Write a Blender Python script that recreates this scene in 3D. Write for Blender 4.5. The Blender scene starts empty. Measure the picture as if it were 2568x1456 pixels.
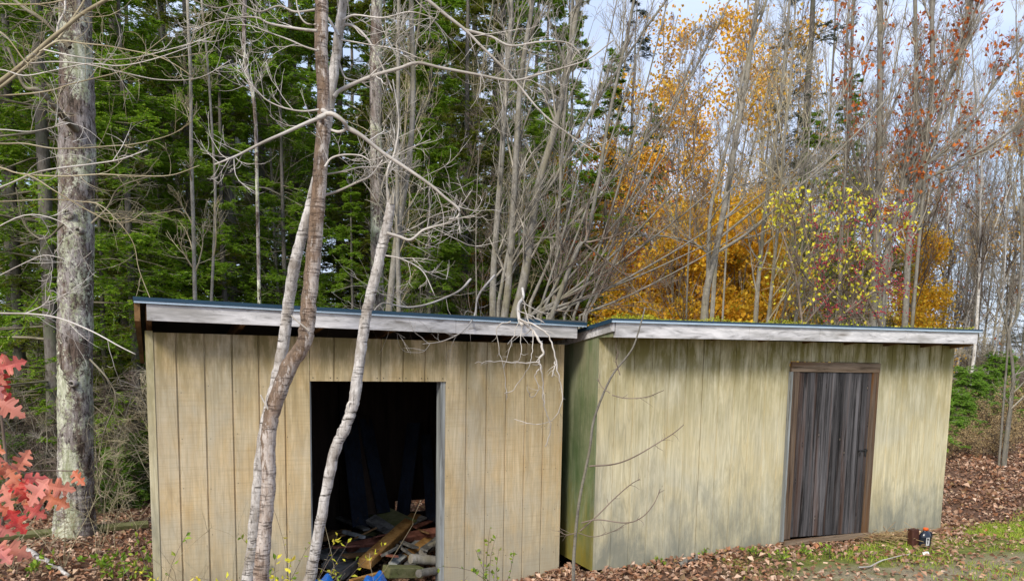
import bpy, math, random
import numpy as np
from math import radians, sin, cos, pi
S = bpy.context.scene
COL = S.collection
rng = np.random.default_rng(11)
random.seed(11)

# ------------------------------------------------------------------ camera
PITCH, ROLL, FOC, CY, H = .1075, .0177, 1855.5, 1105.9, 2.1      # photo frame 2568 x 1456
cp, sp, cr, sr = cos(PITCH), sin(PITCH), cos(ROLL), sin(ROLL)
FWD = np.array([0, cp, -sp]); UP0 = np.array([0, sp, cp]); RT0 = np.array([1., 0, 0])
RT = cr*RT0 + sr*UP0; UPV = -sr*RT0 + cr*UP0
from mathutils import Matrix, Vector
cam_d = bpy.data.cameras.new('camera'); cam = bpy.data.objects.new('camera', cam_d); COL.objects.link(cam)
m = Matrix(((RT[0], UPV[0], -FWD[0], 0), (RT[1], UPV[1], -FWD[1], 0), (RT[2], UPV[2], -FWD[2], H), (0, 0, 0, 1)))
cam.matrix_world = m
cam_d.sensor_width = 36; cam_d.lens = 36*FOC/2568; cam_d.shift_y = (CY-728)/2568
cam_d.clip_start = .05; cam_d.clip_end = 2000
S.camera = cam

# ------------------------------------------------------------------ sky and sun
SUN_EL, SUN_AZ = radians(38), radians(205)      # azimuth clockwise from +Y: behind the camera, a little to the left
w = bpy.data.worlds.new('World'); S.world = w; w.use_nodes = True
nt = w.node_tree; nt.nodes.clear()
out = nt.nodes.new('ShaderNodeOutputWorld'); bg = nt.nodes.new('ShaderNodeBackground')
sky = nt.nodes.new('ShaderNodeTexSky'); sky.sky_type = 'NISHITA'; sky.sun_disc = False
sky.sun_elevation = SUN_EL; sky.sun_rotation = SUN_AZ; sky.air_density = 1.0; sky.dust_density = 2.0
tc = nt.nodes.new('ShaderNodeTexCoord'); mp = nt.nodes.new('ShaderNodeMapping'); mp.inputs['Scale'].default_value = (1, 1, 3)
nz = nt.nodes.new('ShaderNodeTexNoise'); nz.inputs['Scale'].default_value = 2.4; nz.inputs['Detail'].default_value = 6
rp = nt.nodes.new('ShaderNodeValToRGB'); rp.color_ramp.elements[0].position = .34; rp.color_ramp.elements[1].position = .62
rp.color_ramp.elements[0].color = (.35, .35, .35, 1); rp.color_ramp.elements[1].color = (.97, .97, .97, 1)
mx = nt.nodes.new('ShaderNodeMix'); mx.data_type = 'RGBA'
nt.links.new(tc.outputs['Generated'], mp.inputs['Vector']); nt.links.new(mp.outputs[0], nz.inputs['Vector'])
nt.links.new(nz.outputs['Fac'], rp.inputs['Fac']); nt.links.new(rp.outputs['Color'], mx.inputs[0])
nt.links.new(sky.outputs[0], mx.inputs[6]); mx.inputs[7].default_value = (4.4, 5.1, 6.7, 1)
nt.links.new(mx.outputs[2], bg.inputs['Color']); bg.inputs['Strength'].default_value = .115
nt.links.new(bg.outputs[0], out.inputs['Surface'])
sl = bpy.data.lights.new('sun', 'SUN'); sl.energy = 2.2; sl.angle = radians(14); sl.color = (1, .93, .80)
so = bpy.data.objects.new('sun', sl); COL.objects.link(so)
sd = Vector((sin(SUN_AZ)*cos(SUN_EL), cos(SUN_AZ)*cos(SUN_EL), sin(SUN_EL)))
so.rotation_euler = sd.to_track_quat('Z', 'Y').to_euler(); so.location = (0, -5, 20)
S.view_settings.view_transform = 'Standard'; S.view_settings.look = 'None'
S.view_settings.exposure = .75; S.view_settings.gamma = 1
S.render.engine = 'CYCLES'
S.cycles.max_bounces = 6; S.cycles.diffuse_bounces = 3; S.cycles.transmission_bounces = 3

# ------------------------------------------------------------------ frame helpers
def at(px, py, Y):
    """world point seen at photo position (2568 wide frame), Y metres ahead of the camera"""
    d = FWD + RT*(px-1284)/FOC - UPV*(py-CY)/FOC
    return np.array([0, 0, H]) + d*Y/d[1]
def sm(a, b, x):
    t = np.clip((x-a)/(b-a), 0, 1); return t*t*(3-2*t)
def ground_z(x, y):
    x = np.asarray(x, float); y = np.asarray(y, float)
    z = -.13 + .22*sm(-.2, 1.5, x)
    z = z + .11*np.clip(y-9.6, 0, 6.5)*sm(3.5, 7.5, x) + .03*np.clip(y-16, 0, 60)*sm(-2, 8, x)
    z = z + .012*np.clip(y-10, 0, 60)
    return z + .02*np.sin(x*1.9+y*.7)*np.cos(y*1.3) + .012*np.sin(x*5.1+1)*np.sin(y*4.3)

# ------------------------------------------------------------------ materials
def lin(c): return tuple(c)+(1,)
class NB:
    def __init__(s, name):
        s.m = bpy.data.materials.new(name); s.m.use_nodes = True; s.t = s.m.node_tree; s.t.nodes.clear()
        s.out = s.t.nodes.new('ShaderNodeOutputMaterial'); s.tc = s.t.nodes.new('ShaderNodeTexCoord')
    def put(s, sock, v):
        if isinstance(v, bpy.types.NodeSocket): s.t.links.new(v, sock)
        elif isinstance(v, (tuple, list)) and len(v) == 3 and sock.type == 'RGBA': sock.default_value = lin(v)
        else: sock.default_value = v
    def co(s, sc=(1, 1, 1), loc=(0, 0, 0), which='Object'):
        n = s.t.nodes.new('ShaderNodeMapping'); s.t.links.new(s.tc.outputs[which], n.inputs[0])
        n.inputs['Scale'].default_value = sc; n.inputs['Location'].default_value = loc; return n.outputs[0]
    def noise(s, vec, scale=1, detail=3, rough=.5, dist=0):
        n = s.t.nodes.new('ShaderNodeTexNoise'); s.t.links.new(vec, n.inputs['Vector'])
        n.inputs['Scale'].default_value = scale; n.inputs['Detail'].default_value = detail
        n.inputs['Roughness'].default_value = rough; n.inputs['Distortion'].default_value = dist; return n.outputs['Fac']
    def vor(s, vec, scale, out='Distance'):
        n = s.t.nodes.new('ShaderNodeTexVoronoi'); s.t.links.new(vec, n.inputs['Vector']); n.inputs['Scale'].default_value = scale
        return n.outputs[out]
    def ramp(s, f, stops, interp='LINEAR'):
        n = s.t.nodes.new('ShaderNodeValToRGB'); s.put(n.inputs[0], f); r = n.color_ramp; r.interpolation = interp
        while len(r.elements) < len(stops): r.elements.new(.5)
        for e, (p, c) in zip(r.elements, stops):
            e.position = p; e.color = lin(c) if isinstance(c, tuple) else (c, c, c, 1)
        return n.outputs[0]
    def mix(s, f, a, b, mode='MIX'):
        n = s.t.nodes.new('ShaderNodeMix'); n.data_type = 'RGBA'; n.blend_type = mode
        s.put(n.inputs[0], f); s.put(n.inputs[6], a); s.put(n.inputs[7], b); return n.outputs[2]
    def math(s, op, a, b=0.):
        n = s.t.nodes.new('ShaderNodeMath'); n.operation = op; s.put(n.inputs[0], a); s.put(n.inputs[1], b); n.use_clamp = False; return n.outputs[0]
    def xyz(s, which='Object'):
        n = s.t.nodes.new('ShaderNodeSeparateXYZ'); s.t.links.new(s.tc.outputs[which], n.inputs[0]); return n.outputs
    def rnd(s):
        return s.t.nodes.new('ShaderNodeNewGeometry').outputs['Random Per Island']
    def orand(s): return s.t.nodes.new('ShaderNodeObjectInfo').outputs['Random']
    def hsv(s, c, h=.5, sat=1., v=1.):
        n = s.t.nodes.new('ShaderNodeHueSaturation'); s.put(n.inputs['Hue'], h); s.put(n.inputs['Saturation'], sat); s.put(n.inputs['Value'], v); s.put(n.inputs['Color'], c); return n.outputs[0]
    def fin(s, col, rough=.85, bump=None, bs=.3, bd=.01, trans=0, spec=.25, metal=0.):
        p = s.t.nodes.new('ShaderNodeBsdfPrincipled'); s.put(p.inputs['Base Color'], col); s.put(p.inputs['Roughness'], rough)
        p.inputs['Specular IOR Level'].default_value = spec; p.inputs['Metallic'].default_value = metal
        if bump is not None:
            b = s.t.nodes.new('ShaderNodeBump'); b.inputs['Strength'].default_value = bs; b.inputs['Distance'].default_value = bd
            s.put(b.inputs['Height'], bump); s.t.links.new(b.outputs[0], p.inputs['Normal'])
        o = p.outputs[0]
        if trans:
            tr = s.t.nodes.new('ShaderNodeBsdfTranslucent'); s.put(tr.inputs[0], col)
            ms = s.t.nodes.new('ShaderNodeMixShader'); ms.inputs[0].default_value = trans
            s.t.links.new(o, ms.inputs[1]); s.t.links.new(tr.outputs[0], ms.inputs[2]); o = ms.outputs[0]
        s.t.links.new(o, s.out.inputs['Surface']); return s.m

def siding_mat(name, c1, c2, warm, grey, algae, low, off=0, fig=.35, top_amt=.8, low_amt=.7, warm_amt=.6, grey_amt=.6, streaky=.25, sawk=.26):
    """weathered plywood: soft grain, saw marks across, stains of their own shape"""
    n = NB(name); z = n.xyz()[2]; z1 = n.math('DIVIDE', z, 2.5)
    grain = n.noise(n.co((22, 22, 1.3), (off, 0, 0)), 1, 4, .6, .6)
    saw = n.noise(n.co((2.2, 2.2, 120), (off, 0, 0)), 1, 4, .7)
    wav = n.noise(n.co((8, 8, .6), (off+3, 0, 0)), 1, 3, .5, 3.)
    big = n.noise(n.co((1.3, 1.3, .9), (off, 2, 0)), 1, 6, .65, .5)
    mid = n.noise(n.co((3.8, 3.8, 1.5), (off+8, 2, 5)), 1, 6, .7, .6)
    str_ = n.noise(n.co((16, 16, .5), (off+1, 0, 0)), 1, 5, .72)
    gr2 = n.noise(n.co((70, 70, 2.2), (off, 3, 0)), 1, 4, .7, .3)
    c = n.mix(n.ramp(grain, [(.3, 0.), (.7, 1.)]), c1, c2)
    c = n.mix(n.ramp(gr2, [(.38, .32), (.52, 0.)]), c, tuple(x*.62 for x in c1))
    c = n.mix(n.math('MULTIPLY', n.ramp(mid, [(.45, 0.), (.68, 1.)]), warm_amt), c, warm)
    c = n.mix(n.math('MULTIPLY', n.ramp(big, [(.45, 0.), (.62, 1.)]), grey_amt), c, grey)
    c = n.mix(n.math('MULTIPLY', n.ramp(wav, [(.44, 0.), (.5, 1.), (.56, 0.)]), fig), c, tuple(x*.6 for x in c1))
    c = n.mix(n.math('MULTIPLY', n.ramp(str_, [(.52, 0.), (.72, 1.)]), streaky), c, tuple(x*.45 for x in grey))
    top = n.math('MULTIPLY', n.ramp(z1, [(.5, 0.), (.76, .5), (.88, 1.)]), n.ramp(n.noise(n.co((7, 7, 1.5), (off+6, 0, 0)), 1, 5, .7), [(.38, .1), (.56, 1.)]))
    c = n.mix(n.math('MULTIPLY', top, top_amt), c, algae)
    lown = n.noise(n.co((4.5, 4.5, 1.6), (off, 4, 0)), 1, 6, .75, .3)
    lf = n.math('SUBTRACT', lown, n.math('MULTIPLY', z1, 1.15))
    c = n.mix(n.math('MULTIPLY', n.ramp(lf, [(.1, 0.), (.46, 1.)]), low_amt), c, low)
    c = n.mix(n.ramp(saw, [(.36, sawk), (.5, 0.)]), c, tuple(x*.5 for x in c1))
    c = n.mix(n.ramp(n.vor(n.co((7, 7, 2.6), (off, 1, 3)), 1), [(.0, .8), (.04, .0)]), c, (.08, .055, .03))
    h = n.math('ADD', n.math('MULTIPLY', saw, .6), grain)
    return n.fin(c, .85, h, .3, .005)
M = {}
M['siding'] = siding_mat('plywood_siding', (.55, .42, .235), (.70, .58, .375), (.48, .30, .105), (.48, .445, .35), (.17, .135, .045), (.34, .32, .25), warm_amt=.5, grey_amt=.7, top_amt=.85)
M['siding_pale'] = siding_mat('plywood_siding_pale', (.54, .475, .295), (.69, .63, .43), (.50, .41, .215), (.47, .46, .375), (.19, .16, .045), (.17, .18, .15), 7, .45, .95, .8, .7, .45, .35, 0.)
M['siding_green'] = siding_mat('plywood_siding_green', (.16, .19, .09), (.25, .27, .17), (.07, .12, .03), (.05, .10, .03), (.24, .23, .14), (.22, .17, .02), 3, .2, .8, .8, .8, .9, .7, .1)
def wood_mat(name, a, b, knot=(.05, .035, .02), sc=(2, 40, 40), stain=None, bs=.5, isl=.25):
    n = NB(name)
    g = n.noise(n.co(sc), 1, 6, .65, .7); g2 = n.noise(n.co(tuple(x*.25 for x in sc), (4, 2, 1)), 1, 4, .6)
    c = n.mix(n.ramp(g, [(.32, 0.), (.66, 1.)]), a, b)
    c = n.mix(n.ramp(g2, [(.46, 0.), (.62, .75)]), c, stain or tuple(x*.45 for x in a))
    c = n.mix(n.ramp(g, [(.3, .8), (.42, 0.)]), c, knot)
    vs = tuple(x*.22 for x in sc); v = n.vor(n.co(vs, (1, 3, 2)), 1)
    c = n.mix(n.ramp(v, [(.03, .85), (.13, 0.)]), c, knot)
    if isl:
        c = n.hsv(c, .5, 1., n.math('ADD', n.math('MULTIPLY', n.rnd(), isl*2), 1-isl))
    return n.fin(c, .85, g, bs, .006)
M['fascia'] = wood_mat('weathered_fascia', (.36, .355, .36), (.76, .74, .74), knot=(.16, .14, .12), sc=(4, 16, 24), stain=(.24, .23, .21), isl=.12)
M['graywood'] = wood_mat('grey_wood_upright', (.24, .25, .24), (.42, .44, .43), sc=(40, 40, 2), isl=.1)
def door_mat():
    n = NB('dark_door_boards'); g = n.noise(n.co((26, 26, .9)), 1, 6, .7, .4); f = n.noise(n.co((80, 80, 3)), 1, 4, .7); st = n.noise(n.co((9, 9, .35), (2, 2, 2)), 1, 3)
    c = n.mix(n.ramp(g, [(.38, 0.), (.7, 1.)]), (.009, .008, .008), (.115, .108, .112))
    c = n.mix(n.ramp(st, [(.52, 0.), (.68, .7)]), c, (.085, .035, .014))
    c = n.mix(n.ramp(f, [(.58, 0.), (.75, .45)]), c, (.22, .205, .205))
    v = n.vor(n.co((9, 9, 3.2), (1, 3, 2)), 1); c = n.mix(n.ramp(v, [(.05, 0.), (.07, .8), (.13, 0.)]), c, (.007, .006, .006)); c = n.mix(n.ramp(v, [(.025, .8), (.06, 0.)]), c, (.25, .2, .15))
    c = n.hsv(c, .5, 1., n.math('ADD', n.math('MULTIPLY', n.rnd(), .9), .6)); return n.fin(c, .8, g, .5, .008)
M['door'] = door_mat()
M['frame_up'] = wood_mat('brown_door_frame', (.045, .028, .018), (.15, .11, .08), knot=(.012, .008, .006), sc=(30, 30, 1.4), stain=(.14, .06, .015), isl=.2)
M['frame_across'] = wood_mat('brown_door_lintel', (.10, .07, .045), (.27, .2, .14), knot=(.03, .02, .01), sc=(2.5, 42, 42), stain=(.13, .06, .02), isl=.1)
M['rafter'] = wood_mat('brown_rafter', (.14, .075, .03), (.24, .14, .06), sc=(20, 3, 20), isl=.15)
M['inside'] = wood_mat('shade_dark_inside_board', (.018, .011, .008), (.04, .026, .018), sc=(20, 20, 2), isl=.2)  # base colour lowered: the deep shade of the interior is put into the wood
M['board_yellow'] = wood_mat('yellow_brown_timber', (.28, .14, .04), (.45, .26, .09), sc=(25, 25, 25), stain=(.2, .09, .02), isl=0)
M['board_grey'] = wood_mat('grey_timber', (.10, .10, .095), (.22, .21, .19), sc=(22, 22, 22), isl=0)
M['board_red'] = wood_mat('red_brown_timber', (.18, .06, .035), (.30, .13, .09), sc=(22, 22, 22), isl=0)
M['board_green'] = wood_mat('mossy_timber', (.09, .10, .035), (.17, .16, .08), sc=(14, 22, 22), stain=(.10, .12, .03), isl=0)
M['board_blue'] = wood_mat('shade_dark_blue_grey_board', (.006, .009, .018), (.014, .022, .038), sc=(30, 30, 3), isl=0)  # blue boards, likewise darkened in colour to carry the shed's inner shade
def metal(name, c, r=.35):
    n = NB(name); f = n.noise(n.co((6, 60, 60)), 1, 5, .7)
    return n.fin(n.mix(n.ramp(f, [(.45, 0.), (.7, .5)]), c, tuple(x*.55 for x in c)), r, None, spec=.5, metal=.3)
M['blue_metal'] = metal('blue_drip_edge', (.022, .06, .10)); M['pale_metal'] = metal('pale_drip_edge', (.50, .62, .72), .4)
M['shingle'] = (lambda n: n.fin(n.mix(n.noise(n.co(), 60, 3), (.05, .05, .05), (.12, .12, .11)), .95))(NB('roof_felt'))

def bark_mat(name, a, b, patch, dark, scale=1., lent=0., lichen=None, lf=.5, side=None, orn=True, bs=.6):
    n = NB(name)
    f = n.noise(n.co((26*scale, 26*scale, 12*scale)), 1, 7, .72); g = n.noise(n.co((5*scale, 5*scale, 3*scale), (3, 1, 2)), 1, 5, .6)
    crack = n.noise(n.co((40*scale, 40*scale, 7*scale)), 1, 5, .7)
    c = n.mix(n.ramp(f, [(.35, 0.), (.65, 1.)]), a, b)
    c = n.mix(n.ramp(g, [(.5, 0.), (.6, .8)]), c, patch)
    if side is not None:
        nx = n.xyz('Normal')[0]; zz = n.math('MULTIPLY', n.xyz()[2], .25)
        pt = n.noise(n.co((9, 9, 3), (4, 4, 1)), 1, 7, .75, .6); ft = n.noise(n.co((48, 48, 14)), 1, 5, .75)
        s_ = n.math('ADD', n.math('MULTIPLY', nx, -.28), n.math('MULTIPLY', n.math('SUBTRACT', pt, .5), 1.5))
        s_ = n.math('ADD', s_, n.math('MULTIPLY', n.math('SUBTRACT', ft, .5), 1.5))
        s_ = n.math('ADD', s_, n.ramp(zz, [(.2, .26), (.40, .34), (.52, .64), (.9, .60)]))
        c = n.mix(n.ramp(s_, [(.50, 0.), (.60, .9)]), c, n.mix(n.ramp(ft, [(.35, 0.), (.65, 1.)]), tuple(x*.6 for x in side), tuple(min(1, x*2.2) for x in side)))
    c = n.mix(n.ramp(crack, [(.33, .75), (.45, 0.)]), c, dark)
    h = crack
    if lent:
        l = n.noise(n.co((9, 9, 70)), 1, 4, .65, .5); l2 = n.noise(n.co((6, 6, 6), (9, 9, 9)), 1, 3)
        lf_ = n.math('MULTIPLY', n.ramp(l, [(.55, 0.), (.61, 1.)]), n.ramp(l2, [(.4, 0.), (.55, lent)]))
        c = n.mix(lf_, c, dark)
        h = n.math('SUBTRACT', h, lf_)
    if lichen:
        v = n.noise(n.co((20*scale, 20*scale, 17*scale), (5, 5, 5)), 1, 7, .75); big = n.noise(n.co((2.2, 2.2, 1.6), (1, 7, 4)), 1, 3)
        k = n.math('ADD', v, n.math('MULTIPLY', n.math('SUBTRACT', big, .5), 1.1))
        c = n.mix(n.ramp(k, [(lf, 0.), (lf+.035, .9)]), c, n.mix(n.ramp(v, [(.5, 0.), (.7, 1.)]), lichen, tuple(min(.75, x*1.35) for x in lichen)))
        c = n.mix(n.ramp(n.noise(n.co((5, 5, 6), (8, 1, 1)), 1, 6, .7), [(.60, 0.), (.64, .9)]), c, (.07, .045, .03))
        h = n.math('ADD', h, n.math('MULTIPLY', k, .7))
    if orn: c = n.hsv(c, .5, 1., n.math('ADD', n.math('MULTIPLY', n.orand(), .5), .75))
    return n.fin(c, .85, h, bs, .012)
M['birch'] = bark_mat('pale_smooth_bark', (.30, .27, .245), (.66, .63, .60), (.27, .235, .20), (.05, .04, .03), 1.3, .95, orn=False, bs=.5)
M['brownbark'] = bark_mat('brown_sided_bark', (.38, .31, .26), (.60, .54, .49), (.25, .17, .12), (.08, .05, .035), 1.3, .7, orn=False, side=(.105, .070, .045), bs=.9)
def lichen_mat():
    n = NB('lichen_bark')
    f = n.noise(n.co((16, 16, 5)), 1, 7, .7); crack = n.noise(n.co((26, 26, 6), (1, 2, 3)), 1, 6, .75, .4); fl = n.vor(n.co((30, 30, 9), (2, 2, 2)), 1)
    c = n.mix(n.ramp(f, [(.36, 0.), (.62, 1.)]), (.15, .12, .105), (.40, .36, .345))
    big = n.noise(n.co((2.6, 2.6, 1.5), (1, 7, 4)), 1, 4, .6); big2 = n.noise(n.co((4, 4, 2.2), (9, 1, 6)), 1, 5, .65)
    c = n.mix(n.ramp(big2, [(.47, 0.), (.56, .9)]), c, n.mix(n.ramp(crack, [(.4, 0.), (.6, 1.)]), (.045, .028, .018), (.17, .12, .09)))
    c = n.mix(n.ramp(crack, [(.40, .95), (.48, 0.)]), c, (.035, .025, .018))
    v = n.noise(n.co((27, 27, 24), (5, 5, 5)), 1, 7, .85); k = n.math('ADD', v, n.math('MULTIPLY', n.math('SUBTRACT', big, .5), .9))
    c = n.mix(n.ramp(k, [(.54, 0.), (.56, .95)]), c, n.mix(n.ramp(f, [(.4, 0.), (.6, 1.)]), (.30, .32, .19), (.66, .67, .53)))
    return n.fin(c, .9, n.math('ADD', crack, n.math('MULTIPLY', k, .5)), 1., .02)
M['lichenbark'] = lichen_mat()
M['greybark'] = bark_mat('grey_bark', (.17, .155, .13), (.31, .29, .25), (.2, .18, .12), (.1, .085, .07), .8, .4, bs=.4)
M['darkbark'] = bark_mat('conifer_bark', (.075, .062, .052), (.17, .155, .14), (.10, .105, .07), (.04, .03, .025), .8, bs=.6)
M['whitebirch'] = bark_mat('white_birch_bark', (.55, .52, .48), (.75, .73, .70), (.5, .46, .4), (.05, .04, .035), 1, 1., bs=.3)
def twig_mat(name, a, b):
    n = NB(name); f = n.noise(n.co((3, 3, 3)), 1, 4)
    c = n.mix(n.ramp(f, [(.35, 0.), (.65, 1.)]), a, b)
    c = n.hsv(c, .5, 1., n.math('ADD', n.math('MULTIPLY', n.rnd(), .7), .65)); return n.fin(c, .8)
M['paletwig'] = twig_mat('pale_twigs', (.32, .285, .24), (.62, .58, .53))
M['drytwig'] = twig_mat('dry_dead_twigs', (.24, .21, .18), (.50, .46, .42))
M['olivetwig'] = twig_mat('olive_twigs', (.26, .21, .12), (.50, .44, .30))
M['greytwig'] = twig_mat('grey_twigs', (.19, .17, .13), (.39, .355, .30))
M['browntwig'] = twig_mat('brown_twigs', (.09, .065, .05), (.24, .19, .15))
M['deadtwig'] = twig_mat('dead_lower_branches', (.12, .10, .065), (.29, .26, .19))
def leaf_mat(name, cols, trans=.35, rough=.6, var=.3):
    n = NB(name); r = n.rnd(); k = len(cols)
    c = n.ramp(r, [(i/max(1, k-1), cc) for i, cc in enumerate(cols)])
    r2 = n.math('FRACT', n.math('MULTIPLY', r, 37.7))
    c = n.hsv(c, .5, 1., n.math('ADD', n.math('MULTIPLY', r2, 2*var), 1-var))
    return n.fin(c, rough, trans=trans, spec=.3)
M['fir'] = leaf_mat('green_needles', [(.09, .20, .012), (.20, .38, .02), (.32, .43, .03), (.17, .32, .02)], .45)
M['fir2'] = leaf_mat('olive_needles', [(.13, .17, .012), (.25, .27, .025), (.16, .25, .02), (.28, .22, .025)], .45)
M['spruce'] = leaf_mat('dark_spruce_needles', [(.018, .036, .018), (.035, .055, .022), (.05, .065, .025)], .2)
M['firbush'] = leaf_mat('bright_young_needles', [(.12, .30, .02), (.24, .38, .04), (.16, .34, .04)], .3)
M['rustneedle'] = leaf_mat('rusty_needles', [(.20, .07, .02), (.13, .06, .02)], .2)
M['orange'] = leaf_mat('orange_leaves', [(.80, .42, .04), (.85, .50, .05), (.80, .55, .08), (.72, .30, .04)], .45)
M['rust'] = leaf_mat('rusty_red_leaves', [(.52, .13, .03), (.60, .20, .04), (.42, .08, .03)], .45)
M['gold'] = leaf_mat('golden_leaves', [(.85, .50, .03), (.88, .60, .06), (.80, .42, .03), (.6, .5, .04)], .45)
M['yellow'] = leaf_mat('yellow_green_leaves', [(.88, .78, .06), (.72, .72, .06), (.90, .72, .10)], .45)
M['olive'] = leaf_mat('olive_undergrowth_leaves', [(.17, .20, .02), (.30, .25, .03), (.12, .16, .02), (.42, .30, .04)], .35)
M['berry'] = leaf_mat('red_berries', [(.33, .035, .045), (.24, .03, .05)], 0, .35)
M['litter'] = leaf_mat('fallen_leaves', [(.24, .12, .07), (.38, .22, .14), (.16, .08, .05), (.52, .35, .25), (.36, .16, .08), (.30, .17, .10), (.60, .44, .33), (.28, .18, .07)], .15, .6, .35)
M['grass'] = leaf_mat('green_grass_blades', [(.24, .40, .03), (.38, .50, .05), (.48, .48, .10), (.20, .34, .03)], .35)
M['straw'] = leaf_mat('dry_straw', [(.38, .27, .12), (.5, .38, .2), (.3, .18, .09)], .2)
M['weedleaf'] = leaf_mat('weed_leaves', [(.14, .28, .03), (.24, .36, .04), (.34, .40, .05)], .4)
M['moss'] = leaf_mat('bright_roof_moss', [(.42, .42, .03), (.32, .36, .03), (.52, .46, .06)], .2, .9)
def oak_mat():
    n = NB('red_oak_leaves'); r = n.rnd(); f = n.noise(n.co(), 14, 4, .6)
    c = n.ramp(r, [(0., (.50, .015, .015)), (.25, (.66, .15, .13)), (.45, (.60, .20, .09)), (.7, (.70, .28, .24)), (1., (.55, .04, .03))])
    c = n.mix(n.ramp(f, [(.5, 0.), (.65, .6)]), c, (.78, .32, .22))
    c = n.mix(n.ramp(n.noise(n.co(), 60, 3), [(.66, 0.), (.72, .8)]), c, (.25, .08, .03))
    return n.fin(c, .5, f, .2, .01, trans=.35, spec=.4)
M['oak'] = oak_mat()
def plain(name, c, r=.6, sc=30, amt=.3, spec=.3, **k):
    n = NB(name); return n.fin(n.mix(n.ramp(n.noise(n.co(), sc, 4), [(.4, 0.), (.7, amt)]), c, tuple(x*.5 for x in c)), r, spec=spec, **k)
M['jug'] = plain('dark_jug_plastic', (.012, .017, .03), .25, spec=.6); M['cap'] = plain('orange_cap', (.75, .12, .02), .4)
M['label'] = plain('worn_white_label', (.62, .62, .62), .5, 60, .8); M['print'] = plain('black_print', (.03, .03, .03))
M['rustbox'] = plain('rusty_tin', (.07, .025, .016), .7, 20, .7); M['tarp'] = plain('blue_tarpaulin', (.01, .13, .48), .3, 8, .35, .5)
M['iron'] = plain('black_iron', (.02, .02, .02), .5); M['stone'] = plain('grey_stone', (.35, .34, .32), .9, 8, .6); M['paper'] = plain('white_scrap', (.8, .8, .8), .6)

# ------------------------------------------------------------------ mesh helpers
class MB:
    def __init__(s): s.v = []; s.q = []; s.t = []; s.mq = []; s.mt = []; s.n = 0
    def add(s, V, Q=None, T=None, mi=0):
        V = np.asarray(V, float).reshape(-1, 3)
        if Q is not None and len(Q): Q = np.asarray(Q, int).reshape(-1, 4); s.q.append(Q+s.n); s.mq.append(np.full(len(Q), mi))
        if T is not None and len(T): T = np.asarray(T, int).reshape(-1, 3); s.t.append(T+s.n); s.mt.append(np.full(len(T), mi))
        s.v.append(V); s.n += len(V); return s
    def mesh(s, name, mats, smooth=True, off=None):
        V = np.concatenate(s.v) if s.v else np.zeros((0, 3))
        if off is not None: V = V-np.asarray(off)
        Q = np.concatenate(s.q) if s.q else np.zeros((0, 4), int); T = np.concatenate(s.t) if s.t else np.zeros((0, 3), int)
        me = bpy.data.meshes.new(name); me.vertices.add(len(V)); me.vertices.foreach_set('co', V.astype(np.float32).ravel())
        li = np.concatenate([Q.ravel(), T.ravel()]).astype(np.int32); me.loops.add(len(li)); me.loops.foreach_set('vertex_index', li)
        tot = np.concatenate([np.full(len(Q), 4), np.full(len(T), 3)]).astype(np.int32); st = np.concatenate([[0], np.cumsum(tot)[:-1]]).astype(np.int32)
        me.polygons.add(len(tot)); me.polygons.foreach_set('loop_start', st); me.polygons.foreach_set('loop_total', tot)
        me.polygons.foreach_set('use_smooth', np.full(len(tot), smooth))
        for mt in (mats if isinstance(mats, (list, tuple)) else [mats]): me.materials.append(mt)
        mi = np.concatenate(s.mq+s.mt) if (s.mq or s.mt) else np.zeros(0)
        if mi.any(): me.polygons.foreach_set('material_index', np.concatenate([np.concatenate(s.mq) if s.mq else [], np.concatenate(s.mt) if s.mt else []]).astype(np.int32))
        me.update(calc_edges=True); return me
def link(name, me, parent=None):
    o = bpy.data.objects.new(name, me); COL.objects.link(o)
    if parent is not None: o.parent = parent
    return o
def tag(o, label=None, cat=None, group=None, kind=None):
    if label: o['label'] = label
    if cat: o['category'] = cat
    if group: o['group'] = group
    if kind: o['kind'] = kind
    return o
def thing(name, label, cat, loc=(0, 0, 0), group=None, rotz=0):
    o = bpy.data.objects.new(name, None); COL.objects.link(o); o.location = [float(x) for x in loc]; o.rotation_euler.z = rotz
    o.empty_display_size = .1; return tag(o, label, cat, group)
def part(name, mb, mat, parent, world=True, smooth=True):
    return link(name, mb.mesh(name, mat, smooth, np.array(parent.location) if world else None), parent)
def solo(name, mb, mat, label, cat, group=None, kind=None, smooth=True, off=None):
    if off is None: V = np.concatenate(mb.v); off = np.array([V[:, 0].mean(), V[:, 1].mean(), V[:, 2].min()])
    o = link(name, mb.mesh(name, mat, smooth, off)); o.location = [float(x) for x in off]
    return tag(o, label, cat, group, kind)
def copy_thing(root, loc, rotz=0, sc=1., label=None, group=None):
    r = root.copy(); COL.objects.link(r); r.location = [float(x) for x in loc]; r.rotation_euler.z = rotz; r.scale = (sc, sc, sc) if not isinstance(sc, tuple) else sc
    if label: r['label'] = label
    if group: r['group'] = group
    for ch in list(root.children):
        c = ch.copy(); COL.objects.link(c); c.parent = r
    return r
def unit(v): return v/np.maximum(np.linalg.norm(v, axis=-1, keepdims=True), 1e-9)
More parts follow.
